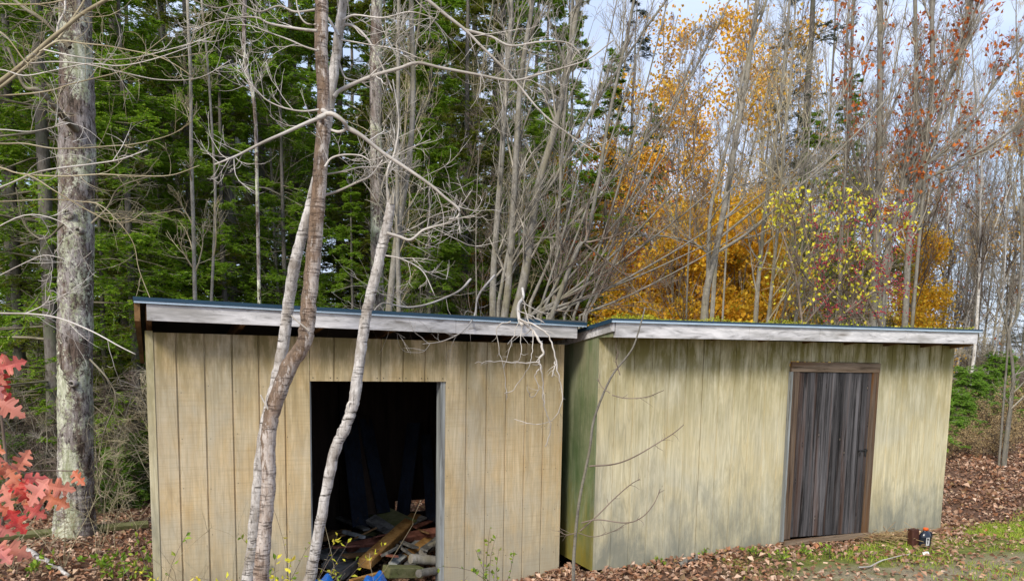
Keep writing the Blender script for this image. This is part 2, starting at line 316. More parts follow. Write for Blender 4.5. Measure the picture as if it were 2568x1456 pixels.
def tubes(mb, P, R, n=6, mi=0, cap=True):
    """P (N,K,3) centre lines, R (N,K) radii"""
    P = np.asarray(P, float); R = np.asarray(R, float)
    if P.ndim == 2: P = P[None]; R = R[None]
    N, K, _ = P.shape
    T = unit(np.gradient(P, axis=1)); ax = unit(P[:, -1]-P[:, 0])
    ref = np.where(np.abs(ax[:, 2:3]) < .8, np.array([[0, 0, 1.]]), np.array([[1., 0, 0]]))[:, None, :]
    ref = np.broadcast_to(ref, P.shape)
    A = unit(ref-(ref*T).sum(-1, keepdims=True)*T); B = np.cross(T, A)
    a = np.arange(n)/n*2*pi
    V = P[:, :, None]+R[:, :, None, None]*(A[:, :, None]*np.cos(a)[None, None, :, None]+B[:, :, None]*np.sin(a)[None, None, :, None])
    i = np.arange(N*K*n).reshape(N, K, n)
    q = np.stack([i[:, :-1], np.roll(i, -1, 2)[:, :-1], np.roll(i, -1, 2)[:, 1:], i[:, 1:]], -1).reshape(-1, 4)
    mb.add(V, q, mi=mi)
    if cap and n <= 12:
        e = i[:, -1]; V2 = V[:, -1]
        c0 = mb.n; mb.v.append(P[:, -1].reshape(-1, 3)); mb.n += N
        base = c0-N*K*n
        t = np.stack([e+base, np.roll(e, -1, 1)+base, np.broadcast_to(np.arange(N)[:, None]+c0, e.shape)], -1).reshape(-1, 3)
        mb.t.append(t); mb.mt.append(np.full(len(t), mi))
    return mb
def grow(P, D, L, K, wob=.1, up=0., arc=0., r=rng):
    N = len(P); P = np.asarray(P, float); D = unit(np.asarray(D, float)); path = np.zeros((N, K+1, 3)); path[:, 0] = P
    bias = r.normal(size=(N, 3))*arc; L = np.broadcast_to(np.asarray(L, float), (N,))
    for k in range(K):
        D = unit(D+bias/K+r.normal(size=(N, 3))*wob+np.array([0, 0, up])/K)
        path[:, k+1] = path[:, k]+D*(L/K)[:, None]
    return path
def kids(path, n, t0, t1, ang, r=rng, even=False):
    N, K, _ = path.shape; idx = np.repeat(np.arange(N), n); m_ = len(idx)
    t = np.tile(np.linspace(t0, t1, n), N)+r.normal(size=m_)*.02 if even else r.uniform(t0, t1, m_)
    t = np.clip(t, 0, .995); f = t*(K-1); k = np.minimum(f.astype(int), K-2); f = (f-k)[:, None]
    p0 = path[idx, k]; p1 = path[idx, k+1]; T = unit(p1-p0); P = p0*(1-f)+p1*f
    rv = r.normal(size=(m_, 3)); pr = unit(np.cross(T, rv)); a = r.normal(ang, .18, m_)[:, None]
    return P, unit(T*np.cos(a)+pr*np.sin(a)), idx, t
def rad(r0, K, p=.9, tip=.12):
    t = np.linspace(0, 1, K)[None]; return np.asarray(r0)[:, None]*(tip+(1-tip)*(1-t)**p)
def catmull(pts, n=6):
    p = np.array(pts, float); p = np.vstack([2*p[0]-p[1], p, 2*p[-1]-p[-2]]); o = []
    for i in range(1, len(p)-2):
        for t in np.arange(n)/n:
            o.append(.5*((2*p[i])+(-p[i-1]+p[i+1])*t+(2*p[i-1]-5*p[i]+4*p[i+1]-p[i+2])*t*t+(-p[i-1]+3*p[i]-3*p[i+1]+p[i+2])*t**3))
    o.append(p[-2]); return np.array(o)
def leaves(mb, P, size, r=rng, asp=.6, fold=.25, mi=0, N=None, Ld=None):
    P = np.asarray(P); n = len(P); s = np.asarray(size)*np.ones(n)*r.uniform(.7, 1.25, n)
    Z = unit(r.normal(size=(n, 3))) if N is None else unit(N+r.normal(size=(n, 3))*.45)
    X = unit(np.cross(Z, r.normal(size=(n, 3)))) if Ld is None else unit(Ld-(Ld*Z).sum(-1, keepdims=True)*Z)
    Y = np.cross(Z, X); s3 = s[:, None]
    w_ = asp*.5*s3
    a = P; b = P+X*s3; mid = P+X*s3*.5
    e1 = mid+Y*w_+Z*w_*fold*2; e2 = mid-Y*w_+Z*w_*fold*2; dn = P+X*s3*.08
    V = np.stack([a, e1, b, e2, ], 1)
    i = np.arange(n*4).reshape(n, 4)
    T = np.concatenate([i[:, [0, 2, 1]], i[:, [0, 3, 2]]]); mb.add(V, None, T, mi=mi)
    return mb
def box(mb, x0, x1, y0, y1, z0, z1, mi=0):
    V = [(x, y, z) for x in (x0, x1) for y in (y0, y1) for z in (z0, z1)]
    return mb.add(V, [(0, 1, 3, 2), (4, 6, 7, 5), (0, 4, 5, 1), (2, 3, 7, 6), (0, 2, 6, 4), (1, 5, 7, 3)], mi=mi)
def beam(mb, p0, p1, wd, ht, up=(0, 0, 1), ch=.08, mi=0, tw=0.):
    """rectangular timber between two points with chamfered long edges"""
    p0 = np.asarray(p0, float); p1 = np.asarray(p1, float); d = unit(p1-p0); u = np.asarray(up, float); u = unit(u-(u@d)*d); s_ = np.cross(d, u)
    if tw: u, s_ = u*cos(tw)+s_*sin(tw), s_*cos(tw)-u*sin(tw)
    c = ch*min(wd, ht); prof = [(-wd/2+c, -ht/2), (wd/2-c, -ht/2), (wd/2, -ht/2+c), (wd/2, ht/2-c), (wd/2-c, ht/2), (-wd/2+c, ht/2), (-wd/2, ht/2-c), (-wd/2, -ht/2+c)]
    V = [p+s_*a+u*b for p in (p0, p1) for a, b in prof]
    Q = [(i, (i+1) % 8, (i+1) % 8+8, i+8) for i in range(8)]
    caps = [(0, 7, 6, 5), (0, 5, 4, 1), (1, 4, 3, 2), (8, 13, 14, 15), (8, 9, 12, 13), (9, 10, 11, 12)]
    return mb.add(V, Q+caps, mi=mi)

# ================================================================== ground
def axis(a, b, fine0, fine1, df, dc):
    xs = [fine0]; 
    while xs[-1] < fine1: xs.append(xs[-1]+df)
    st = dc; r_ = [xs[-1]]
    while r_[-1] < b: r_.append(r_[-1]+st); st *= 1.25
    st = dc; l_ = [xs[0]]
    while l_[-1] > a: l_.append(l_[-1]-st); st *= 1.25
    return np.array(sorted(set(l_[1:]+xs+r_[1:])))
gx = axis(-400, 400, -9, 14, .12, .3); gy = axis(-100, 700, 2, 22, .12, .3)
GX, GY = np.meshgrid(gx, gy); GZ = ground_z(GX, GY)+rng.normal(size=GX.shape)*.006
i = np.arange(GX.size).reshape(GX.shape)
gm = MB().add(np.stack([GX, GY, GZ], -1), np.stack([i[:-1, :-1], i[:-1, 1:], i[1:, 1:], i[1:, :-1]], -1).reshape(-1, 4))
n = NB('forest_floor'); xx, yy, zz = n.xyz()
a_ = n.noise(n.co(), 14, 6, .7); b_ = n.noise(n.co(), 2.2, 5, .6); c_ = n.noise(n.co(), 70, 4, .7)
soil = n.mix(n.ramp(a_, [(.35, 0.), (.65, 1.)]), (.07, .042, .028), (.20, .11, .07))
soil = n.mix(n.ramp(c_, [(.55, 0.), (.7, .7)]), soil, (.33, .2, .13))
dirt = n.mix(n.ramp(c_, [(.35, 0.), (.65, 1.)]), (.22, .18, .11), (.42, .36, .25))
dirt = n.mix(n.ramp(b_, [(.45, 0.), (.62, .8)]), dirt, (.17, .18, .06))
grs = n.mix(n.ramp(a_, [(.35, 0.), (.65, 1.)]), (.10, .13, .025), (.25, .26, .06))
path = n.math('SUBTRACT', n.math('ADD', n.math('MULTIPLY', xx, .33), 6.25), yy)       # > 0 on the track
path = n.math('ADD', path, n.math('MULTIPLY', n.math('SUBTRACT', b_, .5), 1.4))
right = n.ramp(n.math('MULTIPLY', xx, .2), [(.4, 0.), (.6, 1.)])
gband = n.math('MULTIPLY', n.ramp(n.math('ADD', path, 1.2), [(.0, 0.), (.35, 1.)]), right)
c = n.mix(gband, soil, grs)
c = n.mix(n.math('MULTIPLY', n.ramp(path, [(.0, 0.), (.2, 1.)]), right), c, dirt)
M['floor'] = n.fin(c, .95, n.math('ADD', a_, c_), .7, .03)
tag(link('ground', gm.mesh('ground', M['floor'])), kind='structure')

# ================================================================== sheds
G = .2032
def panel(mb, u0, u1, z0, z1, gw=.017, gd=.012, gs=G, y0=0., th=.014, edge=True, z1b=None, skip=()):
    """grooved sheet: front face towards -y, grooves every gs; z1b = top height at u1"""
    us = [(u0, 0)]; k = math.ceil(u0/gs-1e-6)
    while k*gs < u1+1e-6:
        g = k*gs
        if edge or (g > u0+.01 and g < u1-.01):
            for du, dp in ((-gw/2, 0), (-gw/2*.6, gd), (gw/2*.6, gd), (gw/2, 0)):
                uu = g+du
                if u0 < uu < u1: us.append((uu, dp))
        k += 1
    us.append((u1, 0)); z1b = z1 if z1b is None else z1b
    V = []; 
    for u, d in us:
        zt = z1+(z1b-z1)*(u-u0)/(u1-u0)
        V += [(u, y0+d, z0), (u, y0+d, zt), (u, y0+th, z0), (u, y0+th, zt)]
    Q = []
    for i in range(len(us)-1):
        a = i*4; b = a+4; Q += [(a, b, b+1, a+1), (a+2, a+3, b+3, b+2), (a+1, b+1, b+3, a+3), (a, a+2, b+2, b)]
    e = (len(us)-1)*4; Q += [(0, 1, 3, 2), (e, e+2, e+3, e+1)]
    return mb.add(V, Q)
def prism(mb, poly, ax, a, b, mi=0):
    """extrude polygon given in the two other axes between a and b along axis ax (0 = x)"""
    V = []
    for s_ in (a, b):
        for p in poly: V.append((s_, p[0], p[1]) if ax == 0 else (p[0], s_, p[1]))
    n_ = len(poly); Q = [(i, (i+1) % n_, (i+1) % n_+n_, i+n_) for i in range(n_)]
    if n_ == 4: Q += [(0, 3, 2, 1), (4, 5, 6, 7)]; return mb.add(V, Q, mi=mi)
    T = [(0, i+1, i) for i in range(1, n_-1)]+[(n_, n_+i, n_+i+1) for i in range(1, n_-1)]
    return mb.add(V, Q, T, mi=mi)
LW, ZT, Z0, DEP = 18*G, 2.273, -.073, 2.44
shed = thing('shed', 'larger tan plywood shed on the left with an open dark doorway full of timber', 'shed', (-2.8019, 5.6941, 0), rotz=.4548)
sp_ = lambda name, mb, mat, smooth=False, par=None: part(name, mb, M[mat] if isinstance(mat, str) else mat, par or shed, False, smooth)
sp_('siding_panel', panel(MB(), .045, 6*G-.003, Z0-.1, ZT), 'siding')
sp_('siding_panel', panel(MB(), 6*G+.002, 12*G-.002, 1.906, ZT, y0=-.003), 'siding')
sp_('siding_panel', panel(MB(), 12*G+.002, LW-.03, Z0-.1, ZT), 'siding')
sp_('corner_trim', box(MB(), -.012, .043, -.006, .05, Z0-.1, ZT+.01), 'siding_pale')
sp_('corner_trim', box(MB(), LW-.028, LW+.012, -.004, .05, Z0-.1, ZT), 'siding')
def side_poly(y0, y1, zb, zf, zr): return [(y0, zb), (y1, zb), (y1, zr), (y0, zf)]
zr = ZT-.32
nl_ = MB()
for k in range(0, 19):
    for z_ in np.arange(.25, 2.25, .4):
        if 6 < k < 12 and z_ < 1.9: continue
        u_ = k*G+(.022 if k < 18 else -.05)+rng.normal()*.004; z_ += rng.normal()*.02; box(nl_, u_-.0026, u_+.0026, -.003, .002, z_-.0026, z_+.0026)
    if 5 < k < 12:
        for du in (.025, .17): box(nl_, k*G+du-.004, k*G+du+.004, -.0055, .002, 1.93, 1.938)
sp_('nails', nl_, 'iron')
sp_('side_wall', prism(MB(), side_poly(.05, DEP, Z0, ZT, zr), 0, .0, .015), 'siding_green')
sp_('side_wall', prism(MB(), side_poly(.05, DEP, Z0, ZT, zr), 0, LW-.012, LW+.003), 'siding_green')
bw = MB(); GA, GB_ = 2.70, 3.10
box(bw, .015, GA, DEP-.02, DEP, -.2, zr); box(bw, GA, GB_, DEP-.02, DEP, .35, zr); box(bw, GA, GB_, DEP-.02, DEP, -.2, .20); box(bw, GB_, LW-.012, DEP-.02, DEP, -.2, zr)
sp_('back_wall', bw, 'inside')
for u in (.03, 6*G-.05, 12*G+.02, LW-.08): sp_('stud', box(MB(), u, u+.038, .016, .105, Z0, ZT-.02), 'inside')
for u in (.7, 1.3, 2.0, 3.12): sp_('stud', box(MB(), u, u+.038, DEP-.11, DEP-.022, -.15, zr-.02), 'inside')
jm = box(MB(), 12*G-.045, 12*G+.001, .0145, .12, Z0-.05, 1.906)
sp_('door_jamb', jm, 'graywood'); sp_('door_jamb', box(MB(), 6*G-.004, 6*G+.012, .016, .1, Z0-.05, 1.905), 'graywood')
fasc = MB()
for u0, u1 in ((.006, 2.43), (2.433, 3.664)):
    zb = lambda u: 2.351-.0063*u; zt_ = lambda u: 2.470-.0082*u
    prism(fasc, [(u0, zb(u0)), (u1, zb(u1)), (u1, zt_(u1)), (u0, zt_(u0))], 1, -.25, -.212)
sp_('fascia_board', fasc, 'fascia')
sl_ = -.33/2.65
for u in (.0, .66, 1.27, 1.88, 2.49, 3.1, 3.62):
    prism(r := MB(), [(-.211, 2.35), (DEP+.05, 2.35+sl_*2.65), (DEP+.05, 2.455+sl_*2.65), (-.211, 2.455)], 0, u, u+.038)
    sp_('rafter', r, 'rafter')
prism(r := MB(), [(-.245, 2.345), (DEP+.1, 2.345+sl_*2.7), (DEP+.1, 2.465+sl_*2.7), (-.245, 2.475)], 0, -.075, -.037)
sp_('fly_rafter', r, 'rafter')
rd = MB(); prism(rd, [(-.262, 2.478), (DEP+.12, 2.478+sl_*2.7), (DEP+.12, 2.492+sl_*2.7), (-.262, 2.494)], 0, -.08, 3.74)
sp_('roof_deck', rd, 'shingle')
de = MB(); prism(de, [(-.08, 2.490), (3.755, 2.452), (3.755, 2.478), (-.08, 2.517)], 1, -.275, -.263)
prism(de, [(-.075, 2.474), (3.755, 2.436), (3.755, 2.4515), (-.075, 2.4895)], 1, -.269, -.262, 1)
sp_('drip_edge', de, [M['blue_metal'], M['pale_metal']])

# shed on the right
shed2 = thing('shed', 'longer pale plywood shed on the right with a closed dark plank door', 'shed', (.7932, 7.0112, 0), rotz=.4064)
s2 = lambda name, mb, mat, smooth=False, par=None: part(name, mb, M[mat] if isinstance(mat, str) else mat, par or shed2, False, smooth)
LW2, ZT2, ZB2 = 24*G, 2.347, .095
kw = dict(gw=.010, gd=.006)
ztop = lambda u: ZT2+.03*u/LW2
s2('siding_panel', panel(MB(), .012, 6*G-.005, ZB2, ztop(0), z1b=ztop(6*G), **kw), 'siding_pale')
s2('siding_panel', panel(MB(), 6*G+.004, 2.345, ZB2-.02, ztop(6*G), z1b=ztop(2.345), **kw), 'siding_pale')
s2('siding_panel', panel(MB(), 2.347, 3.652, 2.155, ztop(2.347), z1b=ztop(3.65), **kw), 'siding_pale')
s2('siding_panel', panel(MB(), 3.654, LW2, ZB2-.1, ztop(3.65), z1b=ztop(LW2), **kw), 'siding_pale')
sl2 = -.12
fz = 2.30
sw = prism(MB(), side_poly(.0, DEP, ZB2, 2.385, 2.385+sl2*DEP), 0, -.004, .0105); prism(sw, side_poly(-.264, -.0005, 2.335, 2.40, 2.387), 0, -.004, .0105)
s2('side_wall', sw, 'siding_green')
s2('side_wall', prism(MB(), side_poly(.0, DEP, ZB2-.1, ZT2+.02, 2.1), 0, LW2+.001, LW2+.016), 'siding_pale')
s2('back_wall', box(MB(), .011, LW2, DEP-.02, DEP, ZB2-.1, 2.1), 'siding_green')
f2 = MB()
for u0, u1 in ((.006, 1.52), (1.523, 2.44), (2.443, 3.7), (3.703, 4.85)):
    zb = lambda u: 2.332+.013*u; zt_ = lambda u: 2.470+.0124*u
    prism(f2, [(u0, zb(u0)), (u1, zb(u1)), (u1, zt_(u1)), (u0, zt_(u0))], 1, -.3, -.265)
s2('fascia_board', f2, 'fascia')
s2('rake_board', prism(MB(), [(-.298, 2.385), (DEP+.05, 2.385+sl2*(DEP+.35)), (DEP+.05, 2.475+sl2*(DEP+.35)), (-.298, 2.475)], 0, -.022, -.0045), 'fascia')
s2('roof_deck', (lambda mb: (mb.add([(-.03, -.31, 2.478), (4.89, -.31, 2.540), (4.89, DEP+.1, 2.54+sl2*2.85), (-.03, DEP+.1, 2.478+sl2*2.85), (-.03, -.31, 2.494), (4.89, -.31, 2.556), (4.89, DEP+.1, 2.556+sl2*2.85), (-.03, DEP+.1, 2.494+sl2*2.85)], [(0, 3, 2, 1), (4, 5, 6, 7), (0, 1, 5, 4), (1, 2, 6, 5), (2, 3, 7, 6), (3, 0, 4, 7)])))(MB()), 'shingle')
de = MB(); prism(de, [(-.05, 2.482), (4.9, 2.544), (4.9, 2.560), (-.05, 2.498)], 1, -.325, -.312)
prism(de, [(-.045, 2.463), (4.9, 2.525), (4.9, 2.5435), (-.045, 2.4815)], 1, -.322, -.311, 1)
prism(de, [(-.31, 2.462), (DEP+.1, 2.462+sl2*2.85), (DEP+.1, 2.498+sl2*2.85), (-.31, 2.498)], 0, -.05, -.031)
s2('drip_edge', de, [M['blue_metal'], M['pale_metal']])
for u in (.7, 1.3, 1.9, 2.5, 3.1, 3.7, 4.3, 4.8):
    prism(r := MB(), [(-.264, 2.375), (.4, 2.375+sl2*.66), (.4, 2.46+sl2*.66), (-.264, 2.46)], 0, u, u+.038); s2('rafter', r, 'rafter')
# door
dm = MB(); nb = 8; us = np.linspace(2.47, 3.537, nb+1)
for k in range(nb): box(dm, us[k]+.002, us[k+1]-.002, -.014-.004*(k % 2), .006, .235-.03*k/nb, 2.04)
door = s2('door', dm, 'door')
hm = MB(); box(hm, 3.40, 3.535, -.031, -.019, 1.16, 1.172); box(hm, 3.50, 3.525, -.028, -.018, 1.10, 1.185); tubes(hm, np.array([(3.42, -.04, 1.166), (3.40, -.05, 1.14), (3.41, -.04, 1.11)]), np.array([.006, .006, .005]), 6)
s2('handle', hm, 'iron', par=door)
s2('lintel', box(MB(), 2.35, 3.65, -.03, -.001, 2.045, 2.15), 'frame_across')
s2('jamb', box(MB(), 2.372, 2.462, -.028, -.001, .22, 2.043), 'frame_up'); s2('jamb', box(MB(), 3.542, 3.642, -.028, -.001, .18, 2.043), 'frame_up')
s2('jamb_trim', box(MB(), 2.335, 2.368, -.034, -.002, .2, 2.043), 'graywood')
s2('sill', box(MB(), 2.38, 3.66, -.05, -.002, .15, .205), 'frame_across')
# moss on the roof edge
def shed_pt(s_, u, y, z):
    a = s_.rotation_euler.z; return np.stack([s_.location.x+u*cos(a)-y*sin(a), s_.location.y+u*sin(a)+y*cos(a), z+0*u], -1)
N_ = 9000; u = rng.uniform(-.02, 4.8, N_); d = rng.exponential(.12, N_).clip(0, 1.5)
dens = .35+.65*np.sin(u*2.1+1)**2*np.cos(u*.55+.1)**2; keep = rng.uniform(size=N_) < dens*np.where(u < 2.2, 1, .45); u = u[keep]; d = d[keep]
mz = 2.496+.0125*u+sl2*d; hh = (.006+.030*np.clip(np.sin(u*7)+np.sin(u*17+1)*.6+.4, 0, 1.6)*np.where(u < 3, 1, .4))
mp_ = shed_pt(shed2, u, -.308+d, mz+rng.uniform(0, 1, len(u))*hh)
leaves(mm := MB(), mp_, .02, asp=.6); solo('moss', mm, M['moss'], 'yellow green moss growing along the roof edge of the right shed', 'moss', kind='stuff')

# ------------------------------------------------------------------ things in and by the sheds
def gpt(px, py):
    """where the sight line through a photo position meets the ground"""
    d = FWD + RT*(px-1284)/FOC - UPV*(py-CY)/FOC; t = 6.
    for _ in range(40):
        p = np.array([0, 0, H])+d*t; t += (p[2]-ground_z(p[0], p[1]))/max(.02, -d[2])*.6
    return np.array([0, 0, H])+d*t
def timber(name, a, b, wd, ht, mat, label, cat='board', tw=0., group=None):
    mb = MB(); beam(mb, at(*a), at(*b), wd, ht, tw=tw); return solo(name, mb, M[mat], label, cat, group, smooth=False)
timber('timber_beam', (915, 1412, 6.85), (1042, 1296, 8.3), .13, .09, 'board_yellow', 'thick yellow brown beam lying diagonally across the timber pile in the doorway', 'beam', .15)
timber('timber_beam', (845, 1440, 6.75), (975, 1340, 8.2), .15, .07, 'board_grey', 'wide grey green beam lying left of the yellow beam in the doorway', 'beam', .1)
timber('board', (798, 1395, 7.2), (925, 1350, 8.1), .16, .05, 'board_grey', 'flat grey board at the left foot of the timber pile', 'board')
timber('board', (820, 1420, 7.0), (930, 1338, 8.3), .12, .04, 'board_grey', 'grey board lying under the wide grey green beam', 'board', .2)
timber('board', (868, 1372, 7.5), (1100, 1332, 8.0), .10, .07, 'board_red', 'long red brown pole lying level across the timber pile', 'board', .4)
timber('board', (1018, 1395, 7.3), (1085, 1345, 8.0), .10, .04, 'board_yellow', 'short orange brown board right of the yellow beam', 'board', .3)
timber('board', (985, 1415, 7.0), (1055, 1355, 7.9), .09, .035, 'graywood', 'pale scrap board between the yellow beam and the orange brown board', 'board', .2)
timber('board', (1025, 1418, 7.0), (1100, 1352, 7.8), .10, .035, 'board_grey', 'grey board slanting towards the right door jamb', 'board', .3)
timber('board', (862, 1332, 7.7), (912, 1346, 7.5), .05, .03, 'graywood', 'short pale stick lying on top of the timber pile', 'board')
timber('board', (900, 1345, 8.2), (1010, 1310, 8.4), .16, .05, 'board_green', 'dark mossy board under the pale stick at the back of the pile', 'board')
timber('board', (925, 1270, 8.4), (1030, 1320, 8.0), .20, .05, 'board_green', 'dark green board tilted up behind the yellow beam', 'board', .5)
timber('board', (930, 1300, 8.1), (1000, 1345, 7.8), .14, .05, 'board_grey', 'dark grey board below the tilted green board', 'board', .4)
timber('board', (800, 1350, 7.6), (870, 1332, 8.0), .12, .05, 'rafter', 'brown board at the left edge of the pile', 'board')
timber('timber_block', (968, 1432, 6.6), (1052, 1432, 6.85), .13, .10, 'board_green', 'squared greenish timber offcut lying in front of the logs', 'block', .05)
timber('board', (880, 1456, 6.3), (975, 1430, 6.7), .05, .025, 'board_yellow', 'narrow tan strip in front of the timber pile', 'board')
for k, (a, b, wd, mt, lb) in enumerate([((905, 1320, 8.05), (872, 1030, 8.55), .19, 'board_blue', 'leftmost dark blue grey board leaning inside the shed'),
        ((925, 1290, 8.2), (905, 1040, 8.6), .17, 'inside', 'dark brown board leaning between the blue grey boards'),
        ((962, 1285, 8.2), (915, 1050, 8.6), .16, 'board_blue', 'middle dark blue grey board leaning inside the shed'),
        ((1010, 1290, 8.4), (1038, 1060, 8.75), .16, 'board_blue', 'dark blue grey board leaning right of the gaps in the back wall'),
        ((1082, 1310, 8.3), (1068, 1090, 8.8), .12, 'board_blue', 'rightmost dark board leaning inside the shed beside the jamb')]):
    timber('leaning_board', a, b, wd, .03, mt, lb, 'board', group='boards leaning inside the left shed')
for k in range(16):
    x_ = rng.uniform(830, 1080); y_ = rng.uniform(1315, 1395); Y_ = 8.1-(y_-1310)/90*1.3; dx = rng.uniform(25, 75)*rng.choice([-1, 1]); dy = -rng.uniform(5, 40)
    timber('plank', (x_, y_, Y_), (min(1100, max(800, x_+dx)), y_+dy, Y_+rng.uniform(.2, .9)), rng.uniform(.05, .09), rng.uniform(.015, .025), ('board_grey', 'rafter', 'board_red', 'board_grey')[k % 4], 'thin weathered plank among others in the jumbled pile behind the doorway', 'plank', rng.uniform(-.5, .5), 'thin planks in the pile')
def log(a, b, r, label, mat='greybark'):
    mb = MB(); p0, p1 = at(*a), at(*b); r *= .85; P = np.linspace(p0, p1, 8); P[:, 2] += np.sin(np.linspace(0, 3, 8))*.006
    tubes(mb, P, np.full(8, r)*rng.uniform(.93, 1.05, 8), 12); tubes(mb, np.array([P[0], P[0]+.002*(P[0]-P[1])]), np.array([r*.99, r*.9]), 12)
    return solo('firewood_log', mb, M[mat], label, 'log', 'firewood logs in the doorway')
log((1030, 1400, 6.85), (1108, 1408, 7.05), .058, 'longest pale firewood log behind the squared offcut')
log((1060, 1385, 7.2), (1100, 1362, 7.6), .052, 'firewood log turned endways above the longest log')
log((1050, 1437, 6.6), (1105, 1430, 6.9), .045, 'lowest firewood log beside the squared offcut', 'greybark')
# tarpaulin
def tarp(px0, px1, py, Y, label, hgt):
    a = at(px0, py, Y); b = at(px1, py, Y); nx_, ny_ = 28, 14; mb = MB(); V = []
    for j in range(ny_):
        for i_ in range(nx_):
            s_ = i_/(nx_-1); t_ = j/(ny_-1); x = a[0]+(b[0]-a[0])*s_; y = Y-.25+t_*.5
            env = math.sin(pi*s_)**.6*math.sin(pi*t_)**.7
            z = a[2]-hgt*(1-env)+.03*math.sin(s_*17+t_*6)*env+.02*math.sin(t_*19+s_*3)*env
            V.append((x, y, z))
    Q = [(j*nx_+i_, j*nx_+i_+1, (j+1)*nx_+i_+1, (j+1)*nx_+i_) for j in range(ny_-1) for i_ in range(nx_-1)]
    return solo('tarpaulin', mb.add(V, Q), M['tarp'], label, 'tarp', smooth=False)
tarp(745, 865, 1448, 5.6, 'edge of a crumpled blue tarp at the foot of the thin leaning trunk', .22)
tarp(890, 990, 1440, 5.9, 'crumpled blue tarp heap in front of the open doorway', .22)
# jug and tin by the right shed
jp = gpt(2318, 1372); jug = thing('jug', 'dark plastic jug with an orange cap and white label beside the rusty tin', 'jug', jp, rotz=.3)
prof = [(0, .0), (.055, .002), (.062, .02), (.060, .035), (.064, .045), (.060, .057), (.064, .068), (.060, .08), (.064, .091), (.060, .103), (.064, .115), (.062, .135), (.054, .16), (.034, .185), (.022, .195), (.022, .205)]
def lathe(mb, prof, n=20, c=(0, 0, 0), sx=1., sy=1.):
    a = np.arange(n)/n*2*pi; P = np.array(prof); V = np.stack([c[0]+P[:, 0][:, None]*np.cos(a)*sx, c[1]+P[:, 0][:, None]*np.sin(a)*sy, c[2]+P[:, 1][:, None]+0*a], -1)
    i_ = np.arange(len(P)*n).reshape(len(P), n); Q = np.stack([i_[:-1], np.roll(i_, -1, 1)[:-1], np.roll(i_, -1, 1)[1:], i_[1:]], -1).reshape(-1, 4); return mb.add(V, Q)
part('bottle', lathe(MB(), prof, sx=1.15, sy=.85), M['jug'], jug, False); part('cap', lathe(MB(), [(.0, .232), (.024, .23), (.028, .225), (.028, .2), (0, .2)][::-1]), M['cap'], jug, False)
part('grip', tubes(MB(), catmull([(.045, 0, .175), (.085, 0, .165), (.092, 0, .12), (.068, 0, .09)], 4), np.full(13, .009), 8), M['jug'], jug, False)
lb_ = MB(); box(lb_, -.045, .0, -.062, -.059, .04, .13); lb = part('label', lb_, M['label'], jug, False, False); pr = MB(); box(pr, -.035, -.012, -.0645, -.0625, .10, .122); box(pr, -.03, -.02, -.0645, -.0625, .06, .09); part('print', pr, M['print'], lb, False, False)
tp = gpt(2298, 1373); tin = MB(); beam(tin, tp+[0, .07, .005], tp+[-.01, .07, .20], .09, .10, up=(1, .3, 0), ch=.15)
solo('tin_box', tin, M['rustbox'], 'rusty brown tin standing behind the dark jug', 'tin', smooth=False)
sc_ = MB(); q = gpt(2322, 1395); sc_.add([q+[-.03, 0, .02], q+[.03, -.01, .015], q+[.04, .03, .05], q+[-.02, .04, .04]], [(0, 1, 2, 3)]); sc_.add([q+[.02, .0, .022], q+[.06, .02, .02], q+[.05, .05, .045], q+[.01, .04, .05]], [(0, 1, 2, 3)])
solo('paper_scrap', sc_, M['paper'], 'small crumpled white scrap on the grass under the jug', 'scrap', smooth=False)
# boards and sticks on the ground
def ground_stick(name, a, b, r, mat, label, cat, n=10, wob=.01, lift=.02, group=None):
    P = np.linspace(gpt(*a), gpt(*b), n); P[:, 2] = ground_z(P[:, 0], P[:, 1])+lift+r; P += rng.normal(size=P.shape)*wob
    return solo(name, tubes(MB(), P, np.linspace(r, r*.5, n), 8), M[mat], label, cat, group)
a = gpt(-40, 1368); b = gpt(372, 1330); bm = MB(); beam(bm, a+[0, 0, .09], b+[0, 0, .09], .10, .06, tw=.3)
solo('board', bm, M['board_green'], 'long mossy plank lying on the leaves between the lichen trunk and the left shed', 'board', smooth=False)
ground_stick('fallen_branch', (70, 1390), (170, 1452), .035, 'birch', 'stout pale stick on the leaves at the bottom left', 'branch')
ground_stick('fallen_branch', (2150, 1432), (2290, 1388), .009, 'paletwig', 'thin pale stick on the bare ground below the jug', 'branch')
ground_stick('fallen_branch', (2330, 1358), (2420, 1352), .006, 'paletwig', 'thin straight stick in the grass right of the jug', 'branch')
a = gpt(1985, 1372); b = gpt(2150, 1345); bm = MB(); beam(bm, a+[0, 0, .05], b+[0, 0, .05], .08, .035, tw=.2)
solo('board', bm, M['fascia'], 'pale weathered board on the ground under the plank door', 'board', smooth=False)
ground_stick('fallen_branch', (1700, 1428), (1755, 1408), .03, 'greybark', 'short grey stick on the leaves in front of the right shed', 'branch')

exec_order = None
